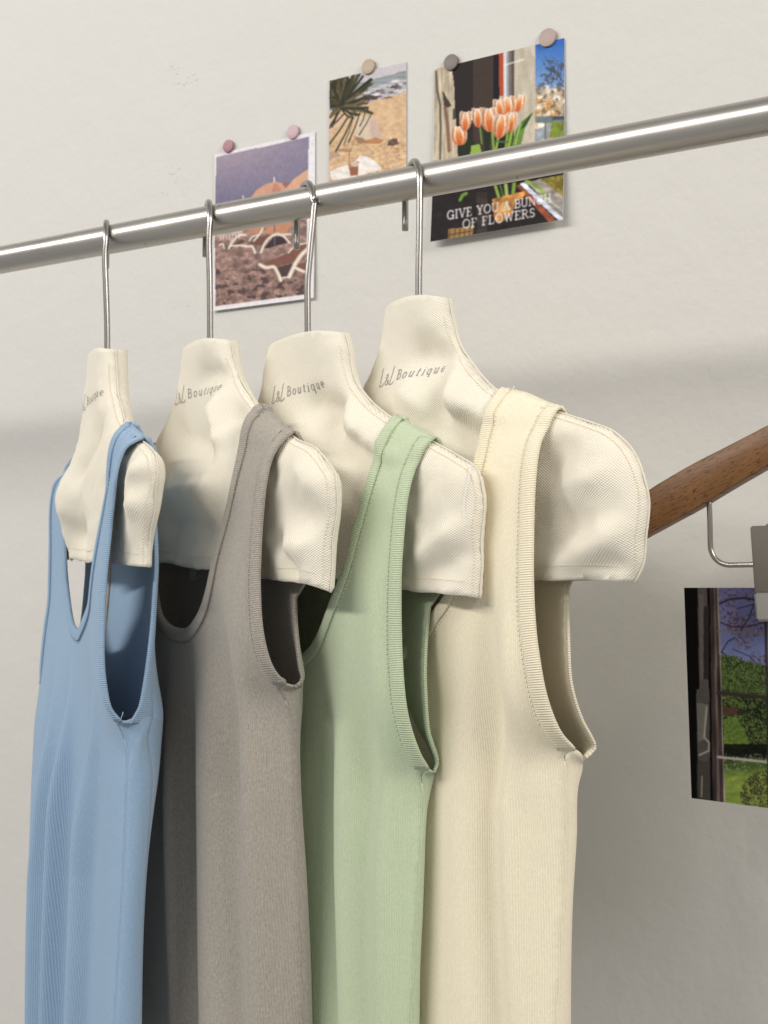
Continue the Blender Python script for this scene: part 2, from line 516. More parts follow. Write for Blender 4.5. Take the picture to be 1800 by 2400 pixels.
# ------------------------------------------------------------------ padded hangers
def bumps(fr, d0, defs):
    """creases given as (x0,y0,x1,y1, width m, height m) in pixels"""
    out = []
    for x0, y0, x1, y1, w, h in defs:
        out.append((np.array(fr.un((x0, y0), d0)), np.array(fr.un((x1, y1), d0)), w, h))
    return out
def bump_val(bl, P):
    s = np.zeros(len(P))
    for a, b, w, h in bl:
        d = b - a; L = d @ d
        t = np.clip(((P - a) @ d) / L, 0, 1)
        e = P - (a + t[:, None] * d)
        r2 = (e * e).sum(1)
        s += 2.5 * h * np.exp(-(r2 / (w * w)) ** .72)
    return s

class Hanger:
    def __init__(self, k, stem_px, stem_x_top, phi, psi, seam_px, crease, label, text_px, tip_len, stem_pts, bot_far, extra=None):
        self.k = k
        # hook on the rail: find the place along the rail so that the stem shows at the right column
        pr = math.radians(psi)
        h = RH * math.cos(pr) - FH * math.sin(pr)
        rw, rh = 0.0021, 0.0185
        zc = RAIL_Z + RAIL_R + rw + 0.0002 - rh
        lo, hi = -1.2, 0.7
        for _ in range(60):
            mid = (lo + hi) / 2
            if proj(Vector((mid, RAIL_Y, zc)) + h * rh)[0] < stem_x_top: lo = mid
            else: hi = mid
        C = Vector((lo, RAIL_Y, zc))
        stem0 = C + h * rh
        depth = stem0.dot(FH)
        neck = at_depth(stem_px[0], stem_px[1], depth)
        self.fr = fr = Frame(neck, phi)
        root = empty('padded_hanger', neck)
        self.root = root
        tag(root, label, 'clothes hanger', 'cream canvas covered hangers on the rail')
        pts = [neck - Vector((0, 0, .012))]
        for (x, y) in reversed(stem_pts):
            pts.append(at_depth(x, y, depth))
        path = [Vector(p) for p in catmull([tuple(p) for p in pts] + [tuple(stem0)], .004)]
        for a in np.linspace(8, 180, 26):
            path.append(C + h * (rh * math.cos(math.radians(a))) + Vector((0, 0, rh * math.sin(math.radians(a)))))
        for q in np.linspace(0.1, 1, 5):
            path.append(C - h * rh - Vector((0, 0, tip_len * q)))
        V, F = tube(path, rw, 14)
        mesh('hook', V, F, WIRE, root)
        # cover outline: traced right side, mirrored for the far side
        right = [fr.un(p, 0.0) for p in seam_px]
        right = catmull(right, .004)
        ztop = right[0][1]
        left = [(-u * 1.0, z) for u, z in right]
        topl = catmull([left[0], (left[0][0] * .55, ztop + .0025), (0, ztop + .004), (right[0][0] * .55, ztop + .0028), right[0]], .004)
        self.right, self.left = right, left
        # bottom hem between the two ends: slightly wavy
        rb, lb = right[-1], left[-1]
        nb = 60
        hz = sorted([fr.un(p, .010) for p in (bot_far or [])] + [rb])
        hu, hzz = [p[0] for p in hz], [p[1] for p in hz]
        dzl = (hzz[0] - left[-1][1]) if hu[0] < -.02 else 0.0
        for i in range(1, 13):
            left[-i] = (left[-i][0], left[-i][1] + dzl * (1 - (i - 1) / 12))
        lb = left[-1]
        bot = []
        for i in range(1, nb):
            t = i / nb
            u = rb[0] + (lb[0] - rb[0]) * t
            z = (float(np.interp(u, hu, hzz)) if len(hu) > 1 else rb[1]) + (.0022 * mnoise.noise(Vector((u * 45, k * 3.3, 0))) + .0009 * mnoise.noise(Vector((u * 160, k * 3.3, 4)))) * min(1, 6 * t, 6 * (1 - t))
            bot.append((u, z))
        outline = topl[:-1] + right + bot + list(reversed(left))[:-1]
        self.outline = np.array(outline)
        self.sides = [np.array(right), np.array(left)]
        self.ztop = ztop
        self.zbot = rb[1]
        self.crease = bumps(fr, .02, crease)
        self.build_grid()
        V2, F2 = triangulate(outline, .0033, seed=k + 10)
        P = np.array(V2)
        df = self.cover_d(P, True)
        db = self.cover_d(P, False, back=True)
        uv = P.copy()
        vf = [fr.w(p[0], p[1], d) for p, d in zip(V2, df)]
        vb = [fr.w(p[0], p[1], -d) for p, d in zip(V2, db)]
        F2f = [f for f in F2]
        o = mesh('front_panel', vf, F2f, CANVAS, root, uv, thick=.0012, off=-1)
        mesh('back_panel', vb, [tuple(reversed(f)) for f in F2], CANVAS, root, uv + .37, thick=.0012, off=-1)
        # piped seam where the two panels meet
        for side in (right, left):
            sp = [fr.w(u * 1.0, z, .0003 + .0003 * math.sin(i * .8)) for i, (u, z) in enumerate(side)]
            V, F = tube(sp, .0006, 8)
            mesh('seam', V, F, CANVAS, root, np.array([(i // 8 * .004, (i % 8) * .0007) for i in range(len(V))]))
            # stitch line next to the seam on the front panel
            S = np.array(side)
            tang = np.gradient(S, axis=0); tang /= np.linalg.norm(tang, axis=1)[:, None] + 1e-9
            sg = -1 if side is right else 1
            nrm = np.stack([tang[:, 1], -tang[:, 0]], 1) * (1 if side is right else -1)
            ins = S - nrm * .0026
            cen = np.array([0, ztop - .1])
            # make sure the offset points inwards
            flip = (np.linalg.norm(ins - cen, axis=1) > np.linalg.norm(S - cen, axis=1)).mean() > .5
            if flip: ins = S + nrm * .0026
            dd = self.cover_d(ins, True)
            V, F = [], []
            for i in range(3, len(ins) - 2):
                a, b = ins[i], ins[i + 1]
                for q0, q1 in ((0.05, .35), (.55, .85)):
                    pa = a + (b - a) * q0; pb = a + (b - a) * q1
                    d0 = dd[i] + (dd[i + 1] - dd[i]) * q0 + .0002
                    d1 = dd[i] + (dd[i + 1] - dd[i]) * q1 + .0002
                    v, f = tube([fr.w(pa[0], pa[1], d0), fr.w(pb[0], pb[1], d1)], .00022, 5)
                    F += [tuple(x + len(V) for x in g) for g in f]; V += v
            mesh('stitching', V, F, THREAD, root)
        # hem stitching along the bottom
        V, F = [], []
        hb = [right[-1]] + bot + [left[-1]]
        hb = [(u, z + .0075) for u, z in catmull(hb, .0022)]
        hd = self.cover_d(np.array(hb), True)
        for i in range(1, len(hb) - 2):
            if (abs(hb[i][0]) > abs(right[-1][0]) - .004): continue
            a = fr.w(hb[i][0], hb[i][1], hd[i] + .00015); b = fr.w(hb[i + 1][0], hb[i + 1][1], hd[i + 1] + .00015)
            v, f = tube([a, a.lerp(b, .7)], .0002, 5)
            F += [tuple(x + len(V) for x in g) for g in f]; V += v
        mesh('hem_stitching', V, F, THREAD, root)
        # stiff disc closing the neck round the hook
        n = 20; rx, ry = abs(right[0][0]) * .9, .009
        vs = [fr.w(rx * math.cos(2 * math.pi * i / n), ztop - .004, ry * math.sin(2 * math.pi * i / n)) for i in range(n)]
        vs += [v - Vector((0, 0, .004)) for v in vs]
        fs = [tuple(range(n)), tuple(range(2 * n - 1, n - 1, -1))] + [(i, i + n, (i + 1) % n + n, (i + 1) % n) for i in range(n)]
        mesh('neck_cap', vs, fs, CANVAS, root, np.array([(v.x, v.y) for v in vs]))
        self.lettering(text_px)
    def cover_d(self, P, creases, back=False):
        P = np.atleast_2d(np.asarray(P, float))
        dist = np.minimum(seg_dist(self.sides[0], P), seg_dist(self.sides[1], P))
        ins = inside(self.outline, P) | (seg_dist(self.outline, P, closed=True) < .0016)
        depth = self.ztop - P[:, 1]
        t = np.clip((depth - .035) / .07, 0, 1); t = t * t * (3 - 2 * t)
        au = np.abs(P[:, 0])
        b0 = .0110 + (.0190 - .0110) * t
        b0 = b0 * (1 - .45 * t * np.clip((au - .04) / .035, 0, 1) * (1 - .45 * np.clip((au - .12) / .03, 0, 1)))
        w = .020 + .022 * t
        q = np.clip(dist / w, 0, 1)
        prof = (1 - (1 - q) ** 2.2) ** .6
        if back: b0 = b0 * (1 - .55 * t * (1 - .8 * np.clip((au - .125) / .025, 0, 1)))
        d = b0 * prof
        # sags a little in towards the bottom edge
        zb = np.clip((P[:, 1] - self.zbot) / .04, 0, 1)
        d = d * (.86 + .14 * zb)
        if creases:
            e = np.clip(dist / .013, 0, 1) * np.clip((depth - .002) / .02, 0, 1)
            nz = np.array([mnoise.noise(Vector((p[0] * 22 + self.k * 7, p[1] * 22, self.k * 3.1))) + .45 * mnoise.noise(Vector((p[0] * 55 + self.k * 5, p[1] * 55, self.k * 1.7))) for p in P])
            rg = np.array([1 - 2 * abs(mnoise.noise(Vector((p[0] * 38 + p[1] * 14 + self.k * 11, p[1] * 30 - p[0] * 9, self.k * 2.3)))) for p in P])
            rg2 = np.array([1 - 2 * abs(mnoise.noise(Vector((p[0] * 60 - p[1] * 75 + self.k * 5, p[1] * 35 + p[0] * 30, self.k * 4.1)))) for p in P])
            e2 = np.clip((dist - .001) / .006, 0, 1) * np.clip((.030 - dist) / .024, 0, 1)
            pk = np.array([mnoise.noise(Vector((p[0] * 150 + self.k, p[1] * 150, 5.5))) for p in P])
            hemw = np.clip(1 - (P[:, 1] - self.zbot) / .045, 0, 1) ** 2
            body = np.clip((depth - .03) / .05, 0, 1)
            d = d + e * (nz * .0022 + (rg * .0013 + rg2 * .0007) * body + bump_val(self.crease, P)) + e2 * pk * .0011
            d = d + e * hemw * .0032 * np.array([mnoise.noise(Vector((p[0] * 34 + self.k * 4.4, 0, self.k))) for p in P])
        d = np.where(ins, d, 0.0)
        return np.maximum(d, 0.0)
    def build_grid(self):
        self.g0 = self.outline.min(0) - .004; g1 = self.outline.max(0) + .004
        self.gs = .0012
        nx, ny = ((g1 - self.g0) / self.gs).astype(int) + 2
        gx, gy = np.meshgrid(np.arange(nx), np.arange(ny), indexing='ij')
        P = np.stack([gx.ravel() * self.gs + self.g0[0], gy.ravel() * self.gs + self.g0[1]], 1)
        self.gf = self.cover_d(P, False).reshape(nx, ny).tolist()
        self.gb = self.cover_d(P, False, back=True).reshape(nx, ny).tolist()
        self.gc = self.cover_d(P, True).reshape(nx, ny).tolist()
        self.gn = (int(nx), int(ny))
    def look(self, g, u, z):
        x = (u - self.g0[0]) / self.gs; y = (z - self.g0[1]) / self.gs
        if x < 0 or y < 0: return 0.0
        i, j = int(x), int(y)
        if i >= self.gn[0] - 1 or j >= self.gn[1] - 1: return 0.0
        a, b = x - i, y - j
        return (g[i][j] * (1 - a) + g[i + 1][j] * a) * (1 - b) + (g[i][j + 1] * (1 - a) + g[i + 1][j + 1] * a) * b
    def lettering(self, tp):
        fr = self.fr
        a, b = tp[0], tp[1]
        dfun = lambda u, z: self.look(self.gc, u, z)
        A = np.array(fr.un(a, dfun)); B = np.array(fr.un(b, dfun))
        if DEBUG: print('TEXT', self.k, A, B)
        if tp[2]: A, B = np.array(tp[2][0]), np.array(tp[2][1])
        glyph, wid = layout('Boutique', GL, .34)
        e = (B - A) / wid
        H = .0058
        ex = e
        ey = np.array([-e[1], e[0]]); ey = ey / np.linalg.norm(ey) * H
        script, ws = layout('L&L', GL, -.02)
        strokes = [(p, w, 0.0, 0.0, 1.0) for p, w in glyph] + [(p, w, -ws * 1.5 - .25, -.35, 1.5) for p, w in script]
        V, F = [], []
        for pts, wt, ox, oy, sc in strokes:
            Q = np.array([A + ex * (ox + p[0] * sc) + ey * (oy + p[1] * sc) for p in pts])
            Q = np.array(catmull([tuple(q) for q in Q], .0006)) if len(Q) > 2 and sc > 1 else np.concatenate([np.linspace(Q[i], Q[i + 1], max(2, int(np.linalg.norm(Q[i + 1] - Q[i]) / .0008) + 1))[: None if i == len(Q) - 2 else -1] for i in range(len(Q) - 1)])
            tg = np.gradient(Q, axis=0); tg /= np.linalg.norm(tg, axis=1)[:, None] + 1e-12
            nn = np.stack([-tg[:, 1], tg[:, 0]], 1) * (.00026 * wt + .00007)
            L = Q + nn; Rr = Q - nn
            dl, dr = self.cover_d(L, True), self.cover_d(Rr, True)
            b0 = len(V)
            for i in range(len(Q)):
                V.append(fr.w(L[i][0], L[i][1], dl[i] + .00032)); V.append(fr.w(Rr[i][0], Rr[i][1], dr[i] + .00032))
            for i in range(len(Q) - 1):
                F.append((b0 + 2 * i, b0 + 2 * i + 1, b0 + 2 * i + 3, b0 + 2 * i + 2))
        o = mesh('lettering', V, F, INK, self.root)
        o['label'] = 'faded grey printed words L&L Boutique'

h1_seam = M(RA, (845, 75), (848, 200), (855, 400), (880, 540), (925, 720)) + M(RA, (1040, 880), (1130, 955), (1215, 1060), (1226, 1220), (1212, 1420), (1195, 1600), (1165, 1800), (1152, 1960), (1150, 2092))
h2_seam = M(R2, (1205, 768), (1215, 850), (1240, 940), (1280, 1020), (1340, 1110)) + M(R3, (400, 780), (500, 850), (610, 905), (665, 970), (712, 1050), (720, 1150), (715, 1250), (697, 1400), (690, 1550), (684, 1680))
h3_seam = M(R3, (762, 275), (780, 340), (795, 450), (825, 550), (875, 615), (950, 690), (1045, 757), (1150, 815), (1280, 890), (1380, 945), (1470, 1010), (1498, 1080), (1512, 1170), (1508, 1280), (1498, 1400), (1500, 1500), (1496, 1620), (1491, 1713))
h4_seam = M(R3, (1326, 90), (1340, 180), (1375, 320), (1440, 430), (1520, 530), (1600, 600)) + M(R4, (430, 250), (540, 300), (640, 333), (750, 368), (850, 410), (920, 475), (970, 570), (1000, 680), (1003, 790), (990, 900), (980, 1000), (962, 1050), (940, 1090))

H1 = Hanger(1, (252, 815), 248, 67, 79, h1_seam,
    [(*RA(620, 330), *RA(660, 420), .010, -.0035), (*RA(720, 560), *RA(730, 760), .010, .0035), (*RA(640, 620), *RA(700, 840), .008, -.003),
     (*RA(560, 880), *RA(480, 1200), .010, -.004), (*RA(420, 1420), *RA(420, 1560), .02, .005), (*RA(440, 1790), *RA(480, 1800), .014, -.006),
     (*RA(900, 1300), *RA(960, 1330), .012, -.006), (*RA(880, 1180), *RA(1000, 1200), .012, .004), (*RA(860, 1500), *RA(960, 1500), .013, .004), (*RA(930, 1750), *RA(920, 1880), .011, -.006),
     (*RA(1050, 1980), *RA(1060, 2090), .010, .004)],
    'cream canvas covered hanger holding the blue tank top', (R2(425, 1095), R2(560, 1045), ((-.010, -.0400), (.031, -.0385))), .010,
    [(246, 600), (248.5, 680), (251, 760)], M(RA, (1040, 2078), (900, 2058), (600, 2030), (400, 2022), (230, 1985)))
H2 = Hanger(2, (493, 797), 492, 58, 78, h2_seam,
    [(*R2(980, 930), *R2(1100, 920), .010, -.0035), (*R2(1060, 1120), *R2(1110, 1270), .008, .004), (*R2(1150, 1150), *R2(1240, 1350), .011, -.004),
     (*R2(860, 1250), *R2(1040, 1330), .016, -.004), (*R2(900, 1550), *R2(1080, 1520), .018, .004), (*R2(900, 1720), *R2(1080, 1740), .016, -.003),
     (*R3(400, 1240), *R3(560, 1330), .014, -.003), (*R3(350, 1450), *R3(560, 1400), .012, .003), (*R3(330, 1400), *R3(400, 1560), .006, -.003), (*R3(600, 1500), *R3(640, 1650), .008, -.003), (*R3(450, 1000), *R3(640, 1150), .015, .002)],
    'cream canvas covered hanger holding the grey tank top', (R2(975, 1068), R2(1138, 1026), None), .014,
    [(490, 560), (492, 680)], M(R3, (630, 1668), (560, 1637), (400, 1615), (300, 1605)) + M(R2, (1090, 1945), (1000, 1935), (840, 1920)))
H3 = Hanger(3, (722, 787), 734, 53, 70, h3_seam,
    [(*R3(520, 650), *R3(650, 690), .010, -.0035), (*R3(700, 660), *R3(770, 760), .008, .004), (*R3(610, 760), *R3(900, 1000), .012, -.0045), (*R3(720, 800), *R3(930, 960), .010, .0035),
     (*R3(1110, 1480), *R3(1400, 1240), .012, .003), (*R3(1130, 1580), *R3(1470, 1390), .010, -.0028), (*R3(1150, 1330), *R3(1400, 1130), .012, -.002), (*R3(1400, 1660), *R3(1480, 1590), .007, .003), (*R3(480, 900), *R3(700, 1150), .02, .003)],
    'cream canvas covered hanger holding the green tank top', (R3(445, 618), R3(648, 570), None), .020,
    [(737, 470), (727, 590), (721, 660), (721, 730)], M(R3, (1400, 1700), (1200, 1680), (1060, 1664), (700, 1600)))
H4 = Hanger(4, (981, 698), 984, 50, 77, h4_seam,
    [(*R3(1100, 370), *R3(1240, 380), .011, -.004), (*R3(1290, 440), *R3(1310, 680), .007, .004), (*R3(1220, 690), *R3(1480, 900), .012, -.005), (*R3(1360, 640), *R3(1520, 800), .014, .003), (*R3(1050, 600), *R3(1180, 700), .010, .003),
     (*R4(500, 560), *R4(560, 800), .010, -.003), (*R4(560, 640), *R4(700, 620), .012, .0025), (*R4(560, 1000), *R4(940, 830), .012, .003), (*R4(640, 1060), *R4(950, 960), .010, -.0025), (*R4(520, 900), *R4(760, 760), .013, -.002)],
    'cream canvas covered hanger holding the cream tank top', (R3(1035, 528), R3(1292, 487), None), .019,
    [(984, 480), (983, 560), (981.5, 640)], M(R4, (800, 1080), (640, 1076), (480, 1071), (200, 1062)))

# a loose thread caught on the seam of the third cover
def loose_thread():
    pts = []
    for i, p in enumerate(catmull(M(R3, (1432, 985), (1428, 1050), (1408, 1130), (1398, 1200), (1405, 1278)), 3)):
        u, z = H3.fr.un(p, lambda a, b: H3.look(H3.gc, a, b) + .0012)
        pts.append(H3.fr.w(u, z, float(H3.cover_d([(u, z)], True)[0]) + .0012))
    V, F = tube(pts, .00025, 6)
    mesh('loose_thread', V, F, PAPER, H3.root)
loose_thread()

# ------------------------------------------------------------------ tank tops
HEM_Z = CAM_Z - 0.338
def interp(xs, ys, x):
    return float(np.interp(x, xs, ys))
NZ = [0, .27, .54, .69, .79, .84, .9, .95, .99, 1]; NU = [76, 75, 69, 62, 55, 47, 37, 28, 15, 0]     # neckline of the pattern, mm from centre
AZ = [0, .09, .2, .3, .4, .58, .66, .73, .9, 1]; AU = [118, 116, 118, 119, 120, 121, 122, 124, 126, 127]   # armhole
class Field:
    """thin plate spline d(u, z) through control points"""
    def __init__(self, pts, smooth=2e-6):
        P = np.array(pts, float)
        keep = []
        for i, p in enumerate(P):
            if all((p[0] - P[j][0]) ** 2 + (p[1] - P[j][1]) ** 2 > 9e-6 for j in keep): keep.append(i)
        P = P[keep]
        self.X = P[:, :2]
        n = len(P)
        K = self.kern(self.X, self.X) + np.eye(n) * smooth
        Q = np.concatenate([np.ones((n, 1)), self.X], 1)
        A = np.block([[K, Q], [Q.T, np.zeros((3, 3))]])
        w = np.linalg.solve(A, np.concatenate([P[:, 2], np.zeros(3)]))
        self.w, self.c = w[:n], w[n:]
    @staticmethod
    def kern(A, B):
        r2 = ((A[:, None, :] - B[None, :, :]) ** 2).sum(2)
        return .5 * r2 * np.log(r2 + 1e-12)
    def __call__(self, P):
        P = np.atleast_2d(P)
        return self.kern(P, self.X) @ self.w + self.c[0] + P @ self.c[1:]
class Tank:
    def __init__(self, H, k, col, heather, fuzz, neck_px, arm_px, seam_px, sil_px, back_px, folds, label,
                 du=0.0, da=None, fdu=0.0, far_neck_px=None, far_arm_px=None, far_seam_px=None, belly=(), far_back=None, far_flat=None):
        self.H = H; fr = self.fr = H.fr; self.k = k
        panel = mat_knit(label.split(' knit')[0].replace(' ', '_') + '_knit', col, heather, False, fuzz)
        ribm = mat_knit(label.split(' knit')[0].replace(' ', '_') + '_rib', vary(col, .97), heather, True, fuzz)
        hem = self.hem = -.488
        cu = np.array([p[0] for p in H.right]); cz = np.array([p[1] for p in H.right])
        us, zs = np.linspace(0, cu.max(), 200), []
        for u in us:
            m = np.abs(cu - u) < .004
            zs.append(cz[m].max() if m.any() else np.nan)
        zs = np.array(zs); good = ~np.isnan(zs)
        self.cu, self.cz = us[good], zs[good]
        def solve(px, u):
            P = on_plane(px[0], px[1], fr.O + fr.U * u, fr.U) - fr.O
            return P.dot(fr.N), P.z
        def run(px_list, Zs, Us, sg, z0, z1, dd=0.0):
            out = []
            for p in px_list:
                u = .08
                for _ in range(8):
                    d, z = solve(p, sg * u)
                    t = min(1, max(0, (z - z0) / (z1 - z0)))
                    u = float(np.interp(t, Zs, Us)) / 1000 + dd * (1 - t)
                out.append((sg * u, z, d))
            return out
        if k == 1:                                       # allow for the thickness of the binding, seen almost edge on
            neck_px = [(x + 7 * min(1, max(0, (1470 - y) / 60)), y) for x, y in neck_px]; arm_px = [(x - 7 * min(1, max(0, (1650 - y) / 60)), y) for x, y in arm_px]
        zb = solve(neck_px[-1], 0)[1]; zp = solve(arm_px[-1], .126)[1]
        self.zpit = zp
        da = du if da is None else da
        uN, uA = .076 + du, .118 + da
        zN, zA = self.crest(uN) + .0022, self.crest(uA) + .0022
        neck = [(uN, zN, 0.0)] + run(neck_px[1:], NZ, NU, 1, zN, zb, du)
        arm = [(uA, zA, 0.0)] + run(arm_px[1:], AZ, AU, 1, zA, zp, da)
        arm[0:1] = [arm[0]]
        seam = run(seam_px, [0, 1], [122, 112], 1, zp, -.45)
        seam = self.mono([arm[-1]] + seam)
        sil = self.mono(run(sil_px, [0, 1], [119, 110], 1, zp, -.45))
        back = run(back_px, AZ, AU, 1, zA, zp, da)
        flip = lambda c: [(-p[0], p[1], p[2]) for p in c]
        if far_neck_px:
            fneck = run(far_neck_px, NZ, NU, -1, zN, zb, du)
            if not far_arm_px: fneck += [(-p[0] - fdu, p[1], p[2]) for p in (neck[5], neck[3], neck[2])]
        else:
            fneck = flip(reversed([p for p in neck[1:] if p[0] > .006]))
        fneck += [(-uN - fdu, self.crest(uN + fdu) + .0022, 0.0)]
        farm = [(-uA, zA, 0.0)] + (run(far_arm_px[1:], AZ, AU, -1, zA, zp, du) if far_arm_px else flip(arm[1:]))
        fseam = self.mono([farm[-1]] + run(far_seam_px, [0, 1], [122, 112], -1, zp, -.45)) if far_seam_px else flip(seam)
        self.seams = (np.array([p[1] for p in seam][::-1]), np.array([p[0] for p in seam][::-1]),
                      np.array([p[1] for p in fseam][::-1]), np.array([-p[0] for p in fseam][::-1]))
        # front surface: crest of the shoulders, edges, seams, and the hang of the middle
        ctrl = list(neck[1:]) + list(arm[1:]) + list(fneck[:-1]) + list(farm[1:])
        for t in np.linspace(0, 1, 5):
            u = uN + (uA - uN) * t
            z = self.crest(u) + .0022
            ctrl += [(u, z, 0.0), (-u, z, 0.0)]
        for z in [zp + .02] + list(np.arange(zp - .02, hem, -.016)) + [hem]:
            dn = float(np.interp(z, [p[1] for p in seam][::-1], [p[2] for p in seam][::-1]))
            dfar = float(np.interp(z, [p[1] for p in fseam][::-1], [p[2] for p in fseam][::-1]))
            dm = neck[-1][2] + belly_at(belly, z)
            if z > zp:
                ctrl.append((.05, z, dm)); ctrl.append((-.05, z, dm + (dfar - dn) * .4)); continue
            un = float(np.interp(z, [p[1] for p in seam][::-1], [p[0] for p in seam][::-1])); uf = float(np.interp(z, [p[1] for p in fseam][::-1], [p[0] for p in fseam][::-1]))
            ctrl.append((un, z, dn)); ctrl.append((uf, z, dfar))
            ctrl.append((un - .010, z, dn + .5 * (dm - dn))); ctrl.append((un - .026, z, dn + .88 * (dm - dn)))
            ctrl.append((.05, z, dm)); ctrl.append((0, z, dm))
            ctrl.append((-.05, z, dm + max(0, dfar - dm) * .4)); ctrl.append((uf + .022, z, dfar + .75 * (max(dm, dfar) - dfar)))
        if far_flat is not None:                        # far half hangs flat against its neighbour
            ctrl = [(u, z, d if u > -.012 else d * far_flat) for u, z, d in ctrl]
        self.ff = Field(ctrl)
        fk = far_back or 1.0
        bc = list(back) + list(sil) + [(-p[0] * fk, p[1], p[2]) for p in list(back) + list(sil)]
        for t in np.linspace(0, 1, 5):
            u = uN + (uA - uN) * t
            z = self.crest(u) + .0022
            bc += [(u, z, 0.0), (-u, z, 0.0)]
        for z in (zA - .05, zp + .05, zp, zp - .1, hem):
            bc += [(.06, z, -.011), (-.06, z, -.011)]
        self.fb = Field(bc)
        self.folds = []
        for pts, w, h, z0 in folds:
            q = []
            for p in pts:
                u = 0.06
                best = min(((abs(dv - float(self.ff([fr.un(p, dv)])[0])), fr.un(p, dv)) for dv in np.linspace(.045, -.005, 60)), key=lambda e: e[0])
                q.append(best[1])
            q.sort(key=lambda p: p[1])
            self.folds.append((np.array([p[1] for p in q]), np.array([p[0] for p in q]), w, h, z0))
        if DEBUG:
            for nm, px, cc in (('neck', neck_px, neck), ('arm', arm_px, arm), ('fneck', far_neck_px or [], fneck), ('farm', far_arm_px or [], farm)):
                er = []
                for p, q in zip(px, cc):
                    d = float(self.dfront([(q[0], q[1])])[0]); pr_ = proj(fr.w(q[0], q[1], d))
                    er.append((round(q[0]*1000), round(q[1]*1000), round(q[2] * 1000, 1), round(d * 1000, 1), round(pr_[0] - p[0]), round(pr_[1] - p[1])))
                print('ERR', k, nm, er)
        st = .0032
        two = lambda c: [(p[0], p[1]) for p in c]
        neckc = catmull(two(neck + fneck), st)
        armc = catmull(two(arm), st); farmc = catmull(two(farm), st)
        seamc = catmull(two(seam), .006); fseamc = catmull(two(fseam), .006)
        out = neckc + self.line(neckc[-1], farmc[0], True) + farmc[:-1] + fseamc + self.line(fseamc[-1], seamc[-1]) + list(reversed(seamc)) + list(reversed(armc))[1:] + self.line(armc[0], neckc[0], True)
        root = self.root = empty('tank_top', fr.w(0, H.zbot, 0))
        tag(root, label, 'tank top', 'knitted tank tops on the hangers')
        self.panel('front_panel', out, self.dfront, panel, root, False)
        # back panel
        bkc = catmull(two(back) + [(uA, zA)], st)           # armpit -> crest
        fbk = [(-u * (fk if i < len(bkc) - 1 else 1), z) for i, (u, z) in enumerate(bkc)]
        silc = catmull([two(back)[0]] + two(sil), .006)
        fsilc = [(-u * fk, z) for u, z in silc]
        bneck = catmull([(uN, zN), (uN * .93, zN - .022), (uN * .7, zN - .045), (uN * .3, zN - .057), (0, zN - .059), (-uN * .3, zN - .057), (-uN * .7, zN - .045), (-uN * .93, zN - .022), (-uN, zN)], st)
        outb = bneck + self.line(bneck[-1], fbk[-1], True) + list(reversed(fbk))[:-1] + fsilc + self.line(fsilc[-1], silc[-1]) + list(reversed(silc)) + bkc[1:] + self.line(bkc[-1], bneck[0], True)
        self.panel('back_panel', outb, self.dback, panel, root, True)
        for sm, sl in ((seamc, silc), (fseamc, fsilc)):     # strips of the back panel that turn round to the seams
            V, F, UVs = [], [], []
            n = 90; m = 7
            A = self.resample(sm, n); B = self.resample(sl, n)
            dA, dB = self.dfront(A), self.dback(B)
            for i in range(n):
                pa = fr.w(A[i][0], A[i][1], dA[i]); pb = fr.w(B[i][0], B[i][1], dB[i])
                sg = 1 if A[i][0] > 0 else -1
                for j in range(m):
                    t = j / (m - 1)
                    V.append(pa.lerp(pb, t) + fr.U * (sg * math.sin(math.pi * t) * min(.004, (pb - pa).length * .2)))
                    UVs.append((t * .02, A[i][1]))
            for i in range(n - 1):
                for j in range(m - 1):
                    F.append((i * m + j, i * m + j + 1, (i + 1) * m + j + 1, (i + 1) * m + j))
            mesh('side_panel', V, F, panel, root, UVs, thick=.0014, off=0)
        S = np.array(seamc[3:]); dS = self.dfront(S)
        V, F = tube([fr.w(u, z, d + .0003) for (u, z), d in zip(S, dS)], .0006, 7)
        mesh('side_seam', V, F, panel, root, np.array([(i % 7 * .0005, i // 7 * .004) for i in range(len(V))]))
        BW = .0078
        self.band('neck_band', neckc, self.dfront, ribm, root, 1, +1, BW)
        self.band('armhole_band', armc, self.dfront, ribm, root, 1, -1, BW)
        self.band('armhole_band', farmc, self.dfront, ribm, root, 1, +1, BW)
        self.band('armhole_band', list(reversed(bkc)), self.dback, ribm, root, -1, -1, BW)
        self.band('armhole_band', list(reversed(fbk)), self.dback, ribm, root, -1, +1, BW)
        self.band('neck_band', bneck, self.dback, ribm, root, -1, +1, BW)
        # a few loose yarn ends where the binding is closed at the armpit
        rnd = random.Random(k)
        p0 = fr.w(armc[-1][0], armc[-1][1] + .0005, float(self.dfront([armc[-1]])[0]))
        for q in range(2 if k < 3 else 0):
            pts = [p0]
            d = Vector((rnd.uniform(-.4, .4), rnd.uniform(-.4, .4), 1)).normalized()
            for i in range(6):
                d = (d + Vector((rnd.gauss(0, .5), rnd.gauss(0, .5), rnd.gauss(0, .4)))).normalized()
                pts.append(pts[-1] + d * .0009)
            V, F = tube(pts, .00028, 6)
            mesh('yarn_end', V, F, panel, root, np.zeros((len(V), 2)))
    def mono(self, c):
        out = [c[0]]
        for p in c[1:]:
            if p[1] < out[-1][1] - .002: out.append(p)
        if out[-1][1] > self.hem + .002:
            a, b = out[-2], out[-1]
            g = max(-.1, min(.1, (b[0] - a[0]) / (b[1] - a[1]))); gd = max(-.1, min(.1, (b[2] - a[2]) / (b[1] - a[1])))
            out.append((b[0] + g * (self.hem - b[1]), self.hem, b[2] + gd * (self.hem - b[1])))
        else:
            out[-1] = (out[-1][0], self.hem, out[-1][2])
        return out
